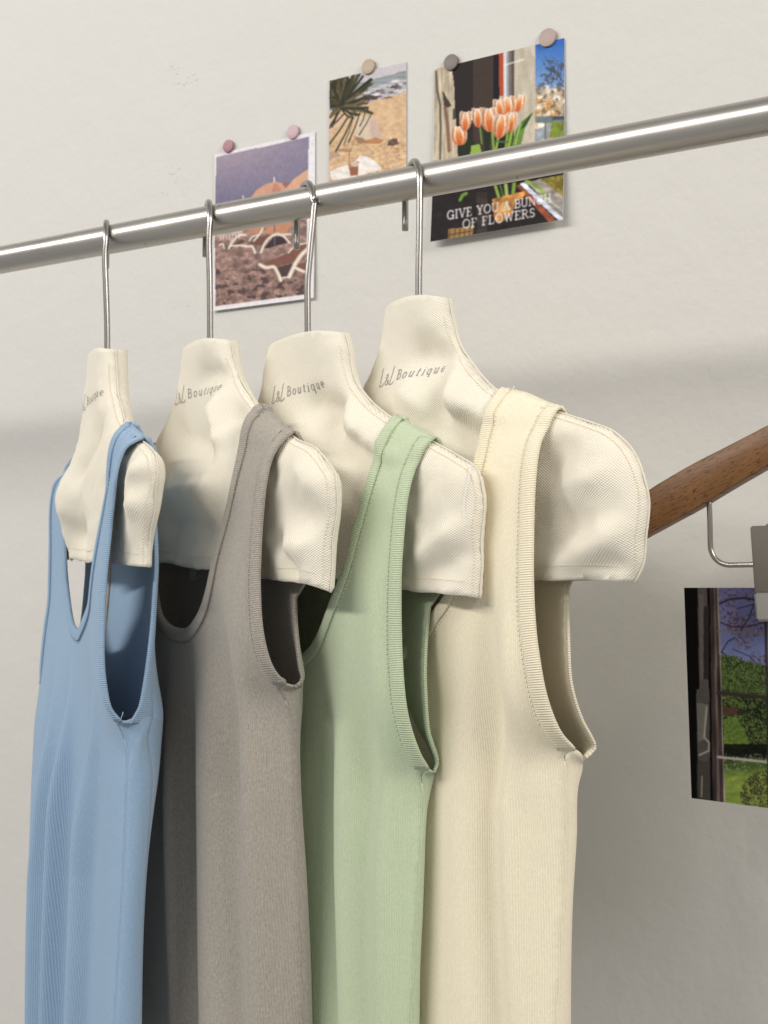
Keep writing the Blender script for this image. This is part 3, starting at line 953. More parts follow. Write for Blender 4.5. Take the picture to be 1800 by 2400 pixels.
    def resample(self, c, n):
        A = np.array(c)
        s = np.concatenate([[0], np.cumsum(np.linalg.norm(np.diff(A, axis=0), axis=1))])
        q = np.linspace(0, s[-1], n)
        return np.stack([np.interp(q, s, A[:, 0]), np.interp(q, s, A[:, 1])], 1)
    def line(self, a, b, crest=False):
        n = max(2, int(math.hypot(a[0] - b[0], a[1] - b[1]) / .004))
        out = []
        for i in range(1, n):
            u = a[0] + (b[0] - a[0]) * i / n; z = a[1] + (b[1] - a[1]) * i / n
            if crest: z = self.crest(u) + .0022
            out.append((u, z))
        return out
    def crest(self, u):
        return float(np.interp(abs(u), self.cu, self.cz))
    def top(self, P):
        return np.interp(np.abs(P[:, 0]), self.cu, self.cz) + .0022 - P[:, 1]
    def over_cover(self, P, grid):
        top = np.sqrt(np.clip(self.top(P) / .004, 0, 1))
        zb = self.H.zbot + .012
        c = np.array([self.H.look(grid, p[0], max(p[1], zb)) for p in P])
        fall = np.clip((zb - P[:, 1]) / .045, 0, 1); fall = fall * fall * (3 - 2 * fall)
        if grid is self.H.gf:
            cc = np.array([self.H.look(self.H.gc, p[0], max(p[1], zb)) for p in P])
            c = np.maximum(c + .0022 * top, cc + .0010 * top) - .0022 * top
        return c, c * (1 - fall) + .0022 * top - .03 * fall
    def dfront(self, P):
        P = np.atleast_2d(np.asarray(P, float))
        d = self.ff(P)
        zn, un, zf, uf = self.seams
        e = np.where(P[:, 0] > 0, np.interp(P[:, 1], zn, un), np.interp(P[:, 1], zf, uf))
        edge = np.clip((e - np.abs(P[:, 0])) / .02, 0, 1)
        for zs, us, w, h, z0 in self.folds:
            a = np.clip((z0 - .19 - P[:, 1]) / .12, 0, 1); a = a * a * (3 - 2 * a)
            d = d + 1.0 * h * a * edge * np.exp(-((P[:, 0] - np.interp(P[:, 1], zs, us)) / w) ** 2)
        nz = np.array([mnoise.noise(Vector((p[0] * 30 + self.k * 9, p[1] * 9, 2.2))) for p in P])
        d = d + edge * np.clip(self.top(P) / .03, 0, 1) * .0010 * nz
        return np.maximum(d, self.over_cover(P, self.H.gf)[1])
    def dback(self, P):
        P = np.atleast_2d(np.asarray(P, float))
        return np.minimum(self.fb(P), -self.over_cover(P, self.H.gb)[1])
    def panel(self, name, out, dfn, mat, root, rev):
        cl = [out[0]]
        for p in out[1:]:
            if math.hypot(p[0] - cl[-1][0], p[1] - cl[-1][1]) > .0004: cl.append(p)
        if math.hypot(cl[0][0] - cl[-1][0], cl[0][1] - cl[-1][1]) < .0004: cl.pop()
        V2, F2 = triangulate(cl, .0021 if (self.k == 1 and not rev) else .0036, jitter=.02, seed=self.k * 3 + 1)
        D = dfn(np.array(V2))
        V = [self.fr.w(p[0], p[1], d) for p, d in zip(V2, D)]
        if rev: F2 = [tuple(reversed(f)) for f in F2]
        mesh(name, V, F2, mat, root, V2, thick=.0014, off=0)
    def band(self, name, curve, dfn, mat, root, face, side, width):
        L = sum(math.hypot(curve[i + 1][0] - curve[i][0], curve[i + 1][1] - curve[i][1]) for i in range(len(curve) - 1))
        C = self.resample(curve, max(12, int(L / .0024)))
        tg = np.gradient(C, axis=0); tg /= np.linalg.norm(tg, axis=1)[:, None] + 1e-12
        for _ in range(3):
            tg[1:-1] = (tg[:-2] + tg[1:-1] * 2 + tg[2:]) / 4
        tg /= np.linalg.norm(tg, axis=1)[:, None] + 1e-12
        nn = np.stack([-tg[:, 1], tg[:, 0]], 1) * side
        m = 8; n = len(C)
        s = np.concatenate([[0], np.cumsum(np.linalg.norm(np.diff(C, axis=0), axis=1))])
        V = [None] * (n * m); UVs = [None] * (n * m); F = []
        for j in range(m):
            t = j / (m - 1)
            Q = C + nn * (width * t - .0010); Qc = C + nn * max(0.0, width * t - .0010)
            lim = np.interp(np.abs(Q[:, 0]), self.cu, self.cz) + .0022
            Q[:, 1] = np.minimum(Q[:, 1], lim); Qc[:, 1] = np.minimum(Qc[:, 1], np.interp(np.abs(Qc[:, 0]), self.cu, self.cz) + .0022)
            end = np.clip((s[-1] - s) / .012, 0, 1)
            d = dfn(Qc) + face * (.0008 + .0008 * math.sin(math.pi * t) ** .6 - (.0012 if j == 0 else 0)) * (.3 + .7 * end)
            for i in range(n):
                V[i * m + j] = self.fr.w(Q[i][0], Q[i][1], d[i]); UVs[i * m + j] = (s[i], width * t)
        for i in range(n - 1):
            for j in range(m - 1):
                F.append((i * m + j, i * m + j + 1, (i + 1) * m + j + 1, (i + 1) * m + j))
        b = mesh(name, V, F, mat, root, UVs, thick=.0016, off=0)
        V, F = [], []
        Q = C + nn * (width + .0006)
        dd = dfn(Q)
        for i in range(0, n - 6):
            pa = self.fr.w(Q[i][0], Q[i][1], dd[i] + face * .0008); pb = self.fr.w(Q[i + 1][0], Q[i + 1][1], dd[i + 1] + face * .0008)
            v, f = tube([pa, pa.lerp(pb, .62)], .00032, 5)
            F += [tuple(x + len(V) for x in g) for g in f]; V += v
        mesh('stitching', V, F, mat, b, np.zeros((len(V), 2)))
def belly_at(b, z):
    return float(np.interp(z, [p[0] for p in b], [p[1] for p in b])) if b else 0.0

BLUE = (0.30, 0.435, 0.60, 1)
GREY = (0.385, 0.35, 0.30, 1)
GREEN = (0.545, 0.635, 0.435, 1)
CREAM = (0.89, 0.81, 0.615, 1)

Tank(H1, 1, BLUE, .30, .25,
     M(R2, (655, 1188), (620, 1222), (597, 1290), (577, 1400), (552, 1520), (527, 1650), (502, 1780), (482, 1900)) + [(209, 1375), (203, 1424), (194, 1462), (184, 1478)],
     M(R2, (740, 1270), (690, 1305), (650, 1362), (625, 1440), (610, 1560), (595, 1700), (580, 1850)) + [(257, 1340), (252.6, 1400), (250, 1474), (249.6, 1549), (253.6, 1623), (263.5, 1668), (283, 1690)],
     [(301, 1697), (301, 1733), (298, 1847), (293, 1996), (286, 2120), (278.5, 2245), (268.5, 2400)],
     [(352, 1640), (357, 1680), (355, 1797), (348, 1946), (338, 2096), (332, 2245), (329.7, 2400)],
     [(304, 1697), (318, 1690), (326, 1658), (338, 1598), (348, 1524), (355.5, 1449), (360.5, 1375), (363, 1335)],
     [([R5(262, 800), R5(205, 1500), R5(182, 2212)], .009, .013, -.02), ([R5(238, 800), R5(180, 1500), R5(160, 2212)], .010, -.010, -.02),
      ([R5(345, 900), R5(312, 1800), R5(296, 2212)], .0075, .017, -.02), ([R5(320, 900), R5(280, 1800), R5(262, 2212)], .009, -.013, -.02),
      ([R5(465, 900), R5(430, 1500), R5(412, 2212)], .008, .014, -.02), ([R5(430, 900), R5(392, 1500), R5(376, 2212)], .009, -.012, -.02)],
     'light blue knitted tank top with deep scoop neck, nearest the left edge',
     far_neck_px=[(174, 1462), (166.6, 1429), (159, 1375), (155.5, 1330), (154, 1264), (154, 1196), (157, 1130), (159, 1095)],
     far_arm_px=M(R2, (330, 1440), (310, 1490), (282, 1560), (271, 1650), (268, 1800), (263, 2000)) + [(117, 1409), (109, 1464), (101, 1538), (95, 1600)],
     far_seam_px=[(86, 1640), (80, 1747), (75, 1847), (70, 1996), (65, 2145), (62, 2294)], far_back=.88)
Tank(H2, 2, GREY, .8, .35,
     [R2(1368, 1112), R2(1310, 1150), R2(1280, 1210), R2(1260, 1290), R2(1240, 1390), R2(1215, 1500), R2(1190, 1620), R2(1160, 1740), R2(1120, 1880), (495, 1350), (484, 1399), (467, 1444), (448, 1469), (428, 1478)],
     M(R3, (450, 820), (400, 885), (360, 960), (335, 1060), (318, 1200), (305, 1350), (298, 1500)) + [(608, 1350), (609, 1409), (614, 1474), (626.6, 1534), (646, 1578), (668, 1602)],
     [(684, 1611), (684, 1660), (692, 1747), (697, 1897), (704, 2046), (712, 2245), (716, 2400)],
     [(706, 1606), (703.6, 1658), (701, 1747), (706, 1897), (716, 2046), (726, 2245), (730, 2400)],
     [(688, 1611), (705, 1598), (702, 1570), (694, 1509), (689, 1424), (689, 1375)],
     [([R5(1170, 700), R5(1200, 1300), R5(1215, 2212)], .013, .006, .06), ([R5(1090, 700), R5(1100, 1500), R5(1120, 2212)], .014, -.007, .04), ([R5(980, 700), R5(990, 1500), R5(1000, 2212)], .016, .006, .02), ([R5(880, 700), R5(890, 1400), R5(905, 2212)], .012, -.007, .02), ([R5(810, 700), R5(830, 1400), R5(855, 2212)], .010, .008, .0), ([R5(1330, 1100), R5(1370, 2212)], .008, -.003, .0)],
     'heather grey knitted tank top, second from the left',
     far_neck_px=[(403, 1471), (383, 1449), (373, 1414), (368, 1375), (366, 1330)], fdu=.014)
Tank(H3, 3, GREEN, .32, .25,
     M(R3, (1052, 752), (1010, 782), (975, 832), (945, 900), (910, 1000), (880, 1100), (845, 1230), (810, 1350), (770, 1500), (720, 1640)) + [(779, 1404), (759, 1459), (737, 1504), (714.6, 1532), (690, 1546), (668, 1549)],
     M(R3, (1235, 880), (1180, 935), (1140, 992), (1110, 1080), (1085, 1200), (1070, 1350), (1058, 1500)) + [(937, 1385), (938.4, 1499), (943.4, 1598), (953, 1673), (968, 1727), (988, 1777), (1003, 1802)],
     [(1012, 1813), (998, 1860), (991, 1940), (984, 2046), (977, 2145), (970, 2294), (965, 2400)],
     [(1018, 1815), (1000, 1880), (993, 1996), (988, 2145), (983, 2245), (980.7, 2400)],
     [(1014, 1812), (1024, 1790), (1017, 1764), (1003, 1722), (995.6, 1648), (993, 1573), (998, 1474), (1005, 1399)],
     [([R6(510, 800), R6(500, 1500), R6(505, 2212)], .012, .006, .06), ([R6(430, 800), R6(420, 1500), R6(425, 2212)], .014, -.005, .04), ([R6(320, 800), R6(320, 1500), R6(330, 2212)], .016, .006, .02), ([R6(215, 900), R6(220, 1500), R6(240, 2212)], .013, -.008, .02), ([R6(610, 1200), R6(600, 2212)], .008, -.003, .0)],
     'sage green knitted tank top, third from the left', du=.018, da=.009, far_flat=.1)
Tank(H4, 4, CREAM, .25, .25,
     M(R4, (355, 237), (300, 282), (275, 332), (250, 430), (230, 520), (212, 610), (170, 850), (125, 1040)) + [(1043, 1404), (1020, 1434), (1000, 1469), (975, 1500), (945, 1521), (915, 1526)],
     M(R4, (600, 322), (555, 372), (520, 430), (500, 500), (487, 600), (478, 750), (475, 900), (474, 1060), (478, 1200), (488, 1330), (505, 1450), (530, 1580), (570, 1700), (620, 1790), (665, 1838)),
     [(1358, 1766), (1330, 1800), (1327, 1850), (1329, 1946), (1327, 2050), (1322, 2145), (1314, 2290), (1306, 2400)],
     [(1362, 1806), (1353, 1840), (1349, 1946), (1340, 2095), (1336, 2245), (1335, 2400)],
     [(1366, 1778), (1384, 1776), (1392, 1756), (1384, 1730), (1364, 1694), (1348, 1652), (1336, 1605), (1330, 1527), (1328.5, 1450), (1329, 1361)],
     [([R6(1095, 700), R6(1085, 1200), R6(1090, 1600), R6(1115, 2212)], .009, .011, .06), ([R6(1030, 700), R6(1020, 1200), R6(1025, 1600), R6(1050, 2212)], .013, -.010, .06), ([R6(880, 800), R6(860, 2212)], .02, .006, .03), ([R6(1225, 1000), R6(1235, 2212)], .009, .005, .03), ([R6(1165, 1000), R6(1170, 2212)], .009, -.006, .03), ([R6(1300, 1100), R6(1290, 2212)], .007, -.003, .03)],
     'cream knitted tank top, nearest the wooden hanger', du=-.004, far_flat=.1)
#@@PART2
# ------------------------------------------------------------------ printed cards
def vnoise(X, Y, sx, sy, seed):
    return np.array([mnoise.noise(Vector((x * sx, y * sy, seed * 3.7))) for x, y in zip(X, Y)])
class Card:
    """flat print painted vertex by vertex; drawing coordinates are those of a tracing of the card"""
    def __init__(self, corners, fwd, inv, nx, ny, bend=0.0):
        # corners: 3D points TL, TR, BR, BL
        self.nx, self.ny = nx, ny
        TL, TR, BR, BL = [np.array(c) for c in corners]
        u = np.linspace(0, 1, nx)[None, :, None]; v = np.linspace(0, 1, ny)[:, None, None]
        G = (TL * (1 - u) + TR * u) * (1 - v) + (BL * (1 - u) + BR * u) * v
        nrm = np.cross(TR - TL, BL - TL); nrm /= np.linalg.norm(nrm)
        if nrm[1] > 0: nrm = -nrm
        G = G + nrm * (bend * (v ** 2))
        self.G = G.reshape(-1, 3); self.nrm = nrm
        T = [inv(*proj(Vector(p))) for p in self.G]
        self.X = np.array([t[0] for t in T]); self.Y = np.array([t[1] for t in T])
        self.P = np.stack([self.X, self.Y], 1)
        self.c = np.zeros((nx * ny, 3))
        self.u = np.broadcast_to(u[:, :, 0], (ny, nx)).ravel(); self.v = np.broadcast_to(v[:, :, 0], (ny, nx)).ravel()
    def put(self, mask, col, a=1.0):
        a = np.broadcast_to(np.asarray(a, float), self.X.shape)
        m = (mask.astype(float) * a)[:, None]
        col = np.asarray(col, float)
        self.c = self.c * (1 - m) + col * m
    def fill(self, col): self.c[:] = col
    def poly(self, pts, col, a=1.0):
        self.put(inside(np.array(pts, float), self.P), col, a)
    def rect(self, x0, y0, x1, y1, col, a=1.0):
        self.put((self.X >= x0) & (self.X < x1) & (self.Y >= y0) & (self.Y < y1), col, a)
    def ell(self, cx, cy, rx, ry, col, rot=0, a=1.0, soft=0.0):
        cr, sr = math.cos(rot), math.sin(rot)
        x, y = self.X - cx, self.Y - cy
        r = np.sqrt(((x * cr + y * sr) / rx) ** 2 + ((-x * sr + y * cr) / ry) ** 2)
        self.put(np.clip((1 + soft - r) / (2 * soft), 0, 1) if soft else r < 1, col, a)
    def stroke(self, pts, w, col, a=1.0):
        P = np.array(pts, float)
        lo, hi = P.min(0) - w, P.max(0) + w
        near = np.where((self.X > lo[0]) & (self.X < hi[0]) & (self.Y > lo[1]) & (self.Y < hi[1]))[0]
        if len(near) == 0: return
        d = seg_dist(P, self.P[near])
        m = np.zeros(len(self.X)); m[near] = np.clip((w / 2 + .5 * w * .4 - d) / (w * .4), 0, 1)
        self.put(m, col, a)
    def noisy(self, mask, sx, sy, amp, seed):
        n = vnoise(self.X, self.Y, sx, sy, seed)
        self.c = self.c * (1 + (amp * n * mask)[:, None])
    def blob(self, mask, sx, sy, thr, col, seed, a=1.0):
        n = vnoise(self.X, self.Y, sx, sy, seed) + .5 * vnoise(self.X, self.Y, sx * 2.3, sy * 2.3, seed + 5)
        self.put(np.clip((n - thr) / .12, 0, 1) * mask, col, a)
    def build(self, name, label, cat, group, thick=.0004, back=PAPER):
        c = self.c.reshape(self.ny, self.nx, 3)
        k = c.copy()
        k[1:-1, 1:-1] = (c[1:-1, 1:-1] * 2 + c[:-2, 1:-1] + c[2:, 1:-1] + c[1:-1, :-2] + c[1:-1, 2:]) / 6
        c = k.reshape(-1, 3)
        L = c.mean(1, keepdims=True)
        c = L + (c - L) * .88
        gr_ = np.array([mnoise.noise(Vector((p[0] * 900, p[2] * 900, 1.5))) + .8 * mnoise.noise(Vector((p[0] * 320, p[2] * 320, 8.5))) for p in self.G])
        c = c * (1 + .05 * gr_)[:, None] + 2
        c = np.clip(c, 0, 255) / 255
        lin = np.where(c <= .04045, c / 12.92, ((c + .055) / 1.055) ** 2.4)
        cols = np.concatenate([lin, np.ones((len(lin), 1))], 1)
        nx, ny = self.nx, self.ny
        i = np.arange(ny - 1)[:, None] * nx + np.arange(nx - 1)[None, :]
        F = np.stack([i, i + nx, i + nx + 1, i + 1], -1).reshape(-1, 4).tolist()
        root = empty(name, Vector(self.G.mean(0)))
        tag(root, label, cat, group)
        mesh('printed_face', self.G.tolist(), F, PRINT, root, cols=cols)
        n = self.nrm * -1
        edge = [0, nx - 1, nx * ny - 1, nx * (ny - 1)]
        m = 12
        bv = []
        rows = [int(r) for r in np.linspace(0, ny - 1, m)]
        for r in rows:
            for cidx in (0, nx - 1):
                bv.append(self.G[r * nx + cidx] + n * .00004)
        for r in rows:
            for cidx in (0, nx - 1):
                bv.append(self.G[r * nx + cidx] + n * thick)
        o = 2 * m
        bf = []
        for r in range(m - 1):
            a = 2 * r
            bf += [(a, a + 1, a + 3, a + 2), (o + a, o + a + 2, o + a + 3, o + a + 1), (a, a + 2, o + a + 2, o + a), (a + 1, o + a + 1, o + a + 3, a + 3)]
        bf += [(0, o, o + 1, 1), (2 * m - 2, 2 * m - 1, o + 2 * m - 1, o + 2 * m - 2)]
        mesh('card_back', bv, bf, back, root, smooth=False)
        return root
def inv_of(f):
    ox, oy = f(0, 0); x1, y1 = f(1, 1)
    return lambda x, y: ((x - ox) / (x1 - ox), (y - oy) / (y1 - oy))
WN = Vector((0, 1, 0))
def wall_pt(px, off=.0012):
    return tuple(on_plane(px[0], px[1], Vector((0, WALL_Y - off, 0)), WN))
def lines(card, text, p0, p1, height, wthick, col):
    g, wid = layout(text, UC, .10)
    p0, p1 = np.array(p0, float), np.array(p1, float)
    ex = (p1 - p0) / wid
    ey = np.array([0, -height])
    for pts, wt in g:
        Q = [tuple(p0 + ex * q[0] + ey * q[1]) for q in pts]
        card.stroke(Q, wthick * (.35 + .65 * wt), col, .88)

def tulip_card():
    cs = [wall_pt(R8(*p)) for p in ((75, 418), (1322, 118), (1338, 1880), (72, 2092))]
    c = Card(cs, R8, inv_of(R8), 190, 262, bend=.006)
    X, Y = c.X, c.Y
    c.fill((30, 24, 25))
    c.rect(240, 0, 445, 1300, (40, 31, 33)); c.rect(445, 0, 640, 1300, (62, 49, 43)); c.rect(640, 0, 690, 1300, (20, 19, 28))
    c.poly([(60, 380), (235, 360), (262, 560), (272, 800), (285, 960), (300, 1120), (298, 1300), (60, 1300)], (187, 172, 146))
    c.noisy((X < 300) & (Y < 1300), .045, .006, .22, 1)
    c.stroke([(90, 440), (100, 620), (130, 760), (135, 1000), (130, 1280)], 20, (72, 70, 60), .85)
    c.poly([(150, 620), (240, 770), (170, 800)], (68, 54, 46)); c.stroke([(180, 790), (205, 1000), (215, 1200)], 34, (118, 84, 68), .9)
    c.stroke([(235, 1000), (240, 1200)], 14, (190, 120, 80), .7); c.rect(250, 800, 276, 900, (70, 66, 62))
    c.poly([(690, 250), (735, 240), (742, 700), (700, 720)], (178, 66, 40)); c.stroke([(738, 240), (745, 700)], 12, (208, 150, 90))
    for i, (a, b, col) in enumerate(((742, 765, (205, 208, 216)), (765, 790, (150, 150, 158)), (790, 812, (112, 104, 100)), (812, 838, (86, 74, 68)))):
        c.rect(a, 0, b, 720, col)
    c.rect(838, 0, 1042, 1300, (186, 175, 156)); c.noisy((X > 838) & (X < 1042) & (Y < 1300), .018, .004, .12, 2)
    c.poly([(880, 0), (1042, 0), (1042, 330)], (205, 196, 178), .7)
    c.stroke([(745, 380), (930, 325)], 16, (228, 222, 210), .7)
    sky = (X >= 1042) & (Y < 1300)
    tsk = np.clip((Y - 150) / 480, 0, 1)[:, None]
    c.put(sky, (42, 100, 188) * (1 - tsk) + np.array((120, 158, 205)) * tsk)
    c.blob(sky & (X - 1042 > (Y - 500) * -.5) & (Y < 640) & (Y > 330) & (X + Y * .2 > 1190), .022, .022, .06, (74, 76, 92), 3, .75)
    for q in range(16):
        r = random.Random(q); x0, y0 = r.uniform(1180, 1335), r.uniform(420, 600)
        c.stroke([(x0, y0), (x0 + r.uniform(-70, 30), y0 - r.uniform(40, 130)), (x0 + r.uniform(-90, 60), y0 - r.uniform(110, 200))], 6, (62, 60, 72), .7)
    band = sky & (Y > 575)
    c.put(band, (186, 168, 142), np.clip((Y - 575) / 60, 0, 1))
    c.blob(band, .016, .012, .12, (228, 216, 200), 4); c.blob(band & (Y > 700), .018, .014, .10, (206, 144, 66), 6, .8); c.blob(band, .02, .02, .22, (112, 96, 80), 7, .8)
    c.rect(1042, 870, 1340, 935, (92, 112, 118), .85); c.rect(1210, 870, 1335, 905, (52, 66, 92), .9)
    c.poly([(1200, 930), (1340, 915), (1340, 1080), (1180, 1080)], (116, 134, 46)); c.poly([(1042, 1010), (1200, 930), (1170, 1090), (1042, 1110)], (150, 158, 166))
    c.noisy(sky & (Y > 600), .03, .02, .2, 8); c.stroke([(1140, 930), (1140, 1080)], 18, (96, 110, 100), .9); c.stroke([(1320, 750), (1300, 1000)], 7, (84, 74, 60))
    # below the rail: window ledge, garden, paper wrap
    c.poly([(1080, 1470), (1345, 1425), (1345, 1670)], (130, 116, 44)); c.noisy((X > 1080) & (Y > 1420) & (Y < 1680), .03, .03, .4, 9)
    c.poly([(960, 1500), (1090, 1475), (1345, 1665), (1345, 1890), (1310, 1890)], (146, 138, 130)); c.stroke([(1000, 1530), (1330, 1800)], 14, (190, 186, 182), .8)
    c.poly([(890, 1520), (940, 1505), (1318, 1860), (1280, 1885)], (196, 204, 222)); c.poly([(860, 1540), (895, 1525), (1270, 1890), (1190, 1905)], (146, 74, 44))
    c.stroke([(960, 1500), (1060, 1540), (1120, 1610), (1150, 1650)], 44, (134, 152, 78)); c.stroke([(1000, 1525), (1110, 1610)], 10, (190, 200, 140), .8)
    c.rect(480, 1600, 580, 2100, (70, 56, 50), .6); c.noisy(Y > 1500, .012, .02, .35, 10)
    c.poly([(210, 1955), (455, 1920), (440, 2010), (200, 2075)], (156, 116, 64))
    for i in range(5):
        c.stroke([(225 + i * 48, 1965 - i * 8), (215 + i * 48, 2060 - i * 8)], 10, (70, 50, 30), .8)
    c.stroke([(215, 2010), (450, 1968)], 9, (60, 44, 26), .8)
    c.stroke([(320, 1675), (345, 1630), (380, 1610)], 30, (104, 146, 50))
    # stems and leaves
    for (x0, y0, x1, y1, w, col) in ((510, 960, 530, 1130, 16, (110, 138, 62)), (630, 1000, 645, 1200, 26, (128, 160, 62)), (690, 1060, 668, 1180, 24, (140, 170, 70)), (780, 1000, 760, 1180, 26, (120, 156, 54)), (820, 1000, 790, 1160, 30, (136, 168, 60)), (660, 1540, 690, 1640, 30, (130, 160, 66)), (760, 1530, 770, 1640, 34, (150, 180, 90)), (840, 1520, 830, 1610, 36, (120, 152, 54)), (705, 1530, 735, 1640, 16, (84, 110, 40))):
        c.stroke([(x0, y0), (x1, y1)], w, col)
    c.poly([(1026, 825), (905, 925), (850, 1010), (815, 1160), (905, 1150), (940, 1000)], (98, 136, 48)); c.poly([(1026, 825), (930, 930), (900, 1010), (960, 950)], (44, 72, 44))
    c.stroke([(900, 940), (850, 1140)], 12, (170, 196, 110), .8)
    c.poly([(330, 1130), (410, 1080), (470, 1130), (430, 1240), (330, 1260)], (30, 42, 26)); c.poly([(425, 1150), (510, 1140), (530, 1230), (420, 1240)], (140, 172, 66)); c.stroke([(650, 1110), (780, 1120)], 16, (70, 110, 50))
    c.poly([(540, 960), (620, 1000), (600, 1200), (560, 1210)], (26, 40, 24))
    c.poly([(630, 1665), (960, 1582), (935, 1640), (845, 1700), (830, 1800), (700, 1905), (650, 1860)], (184, 122, 56)); c.noisy(inside(np.array([(630, 1665), (960, 1582), (935, 1640), (845, 1700), (830, 1800), (700, 1905), (650, 1860)], float), c.P), .018, .018, .55, 11)
    c.poly([(720, 1700), (790, 1680), (770, 1780), (700, 1800)], (214, 170, 96), .8)
    # tulips: three orange petals each with white feathered rims
    def petal(x, y, rx, ry, rot, dark, seed):
        cr, sr = math.cos(rot), math.sin(rot)
        dx, dy = X - x, Y - y
        lx, ly = (dx * cr + dy * sr) / rx, (-dx * sr + dy * cr) / ry
        taper = np.where(ly < 0, 1 - .55 * np.clip(-ly, 0, 1) ** 1.6, np.sqrt(np.clip(1 - np.clip(ly, 0, 1) ** 2, 0, 1)))
        r = np.abs(lx) / np.maximum(taper, .05)
        ins = (r < 1) & (np.abs(ly) < 1)
        fl = vnoise(lx * 4 + seed, ly * 1.2, 1.0, 1.0, seed)
        w = np.clip((r - .45) / .5, 0, 1) * .75 + np.clip(-ly * .95 - .05 + .5 * fl, 0, 1) * .8
        w = np.clip(w * (1.05 - .5 * np.clip(ly, 0, 1)), 0, 1)[:, None]
        deep = np.clip(ly * .8 + .2 + fl * .4, 0, 1)[:, None]
        base = np.array((222, 122, 50)) * (1 - deep) + np.array((196, 78, 30)) * deep
        colr = (base * (1 - w) + np.array((240, 230, 218)) * w) * dark
        c.put(ins, colr, .97)
    for i, (x, y, rx, ry, rot) in enumerate(((888, 745, 58, 94, .22), (770, 772, 88, 102, .08), (700, 790, 60, 90, -.1), (310, 1055, 80, 96, -.15), (372, 915, 60, 98, .05), (490, 880, 58, 96, -.05), (815, 922, 50, 100, .1), (600, 900, 80, 120, -.05), (712, 962, 78, 122, .15))):
        petal(x - rx * .42, y + ry * .02, rx * .58, ry * .97, rot - .16, .84, i * 3 + 1)
        petal(x + rx * .42, y - ry * .02, rx * .58, ry * .97, rot + .16, .92, i * 3 + 2)
        petal(x, y + ry * .06, rx * .62, ry * .95, rot, 1.0, i * 3 + 3)
    lines(c, 'GIVE YOU A BUNCH', (198, 1862), (1196, 1694), 80, 15, (206, 202, 206))
    lines(c, 'OF FLOWERS', (345, 1948), (1040, 1832), 80, 15, (206, 202, 206))
    c.build('postcard', 'tulip postcard on the wall reading GIVE YOU A BUNCH OF FLOWERS', 'postcard', 'postcards pinned to the wall')
tulip_card()

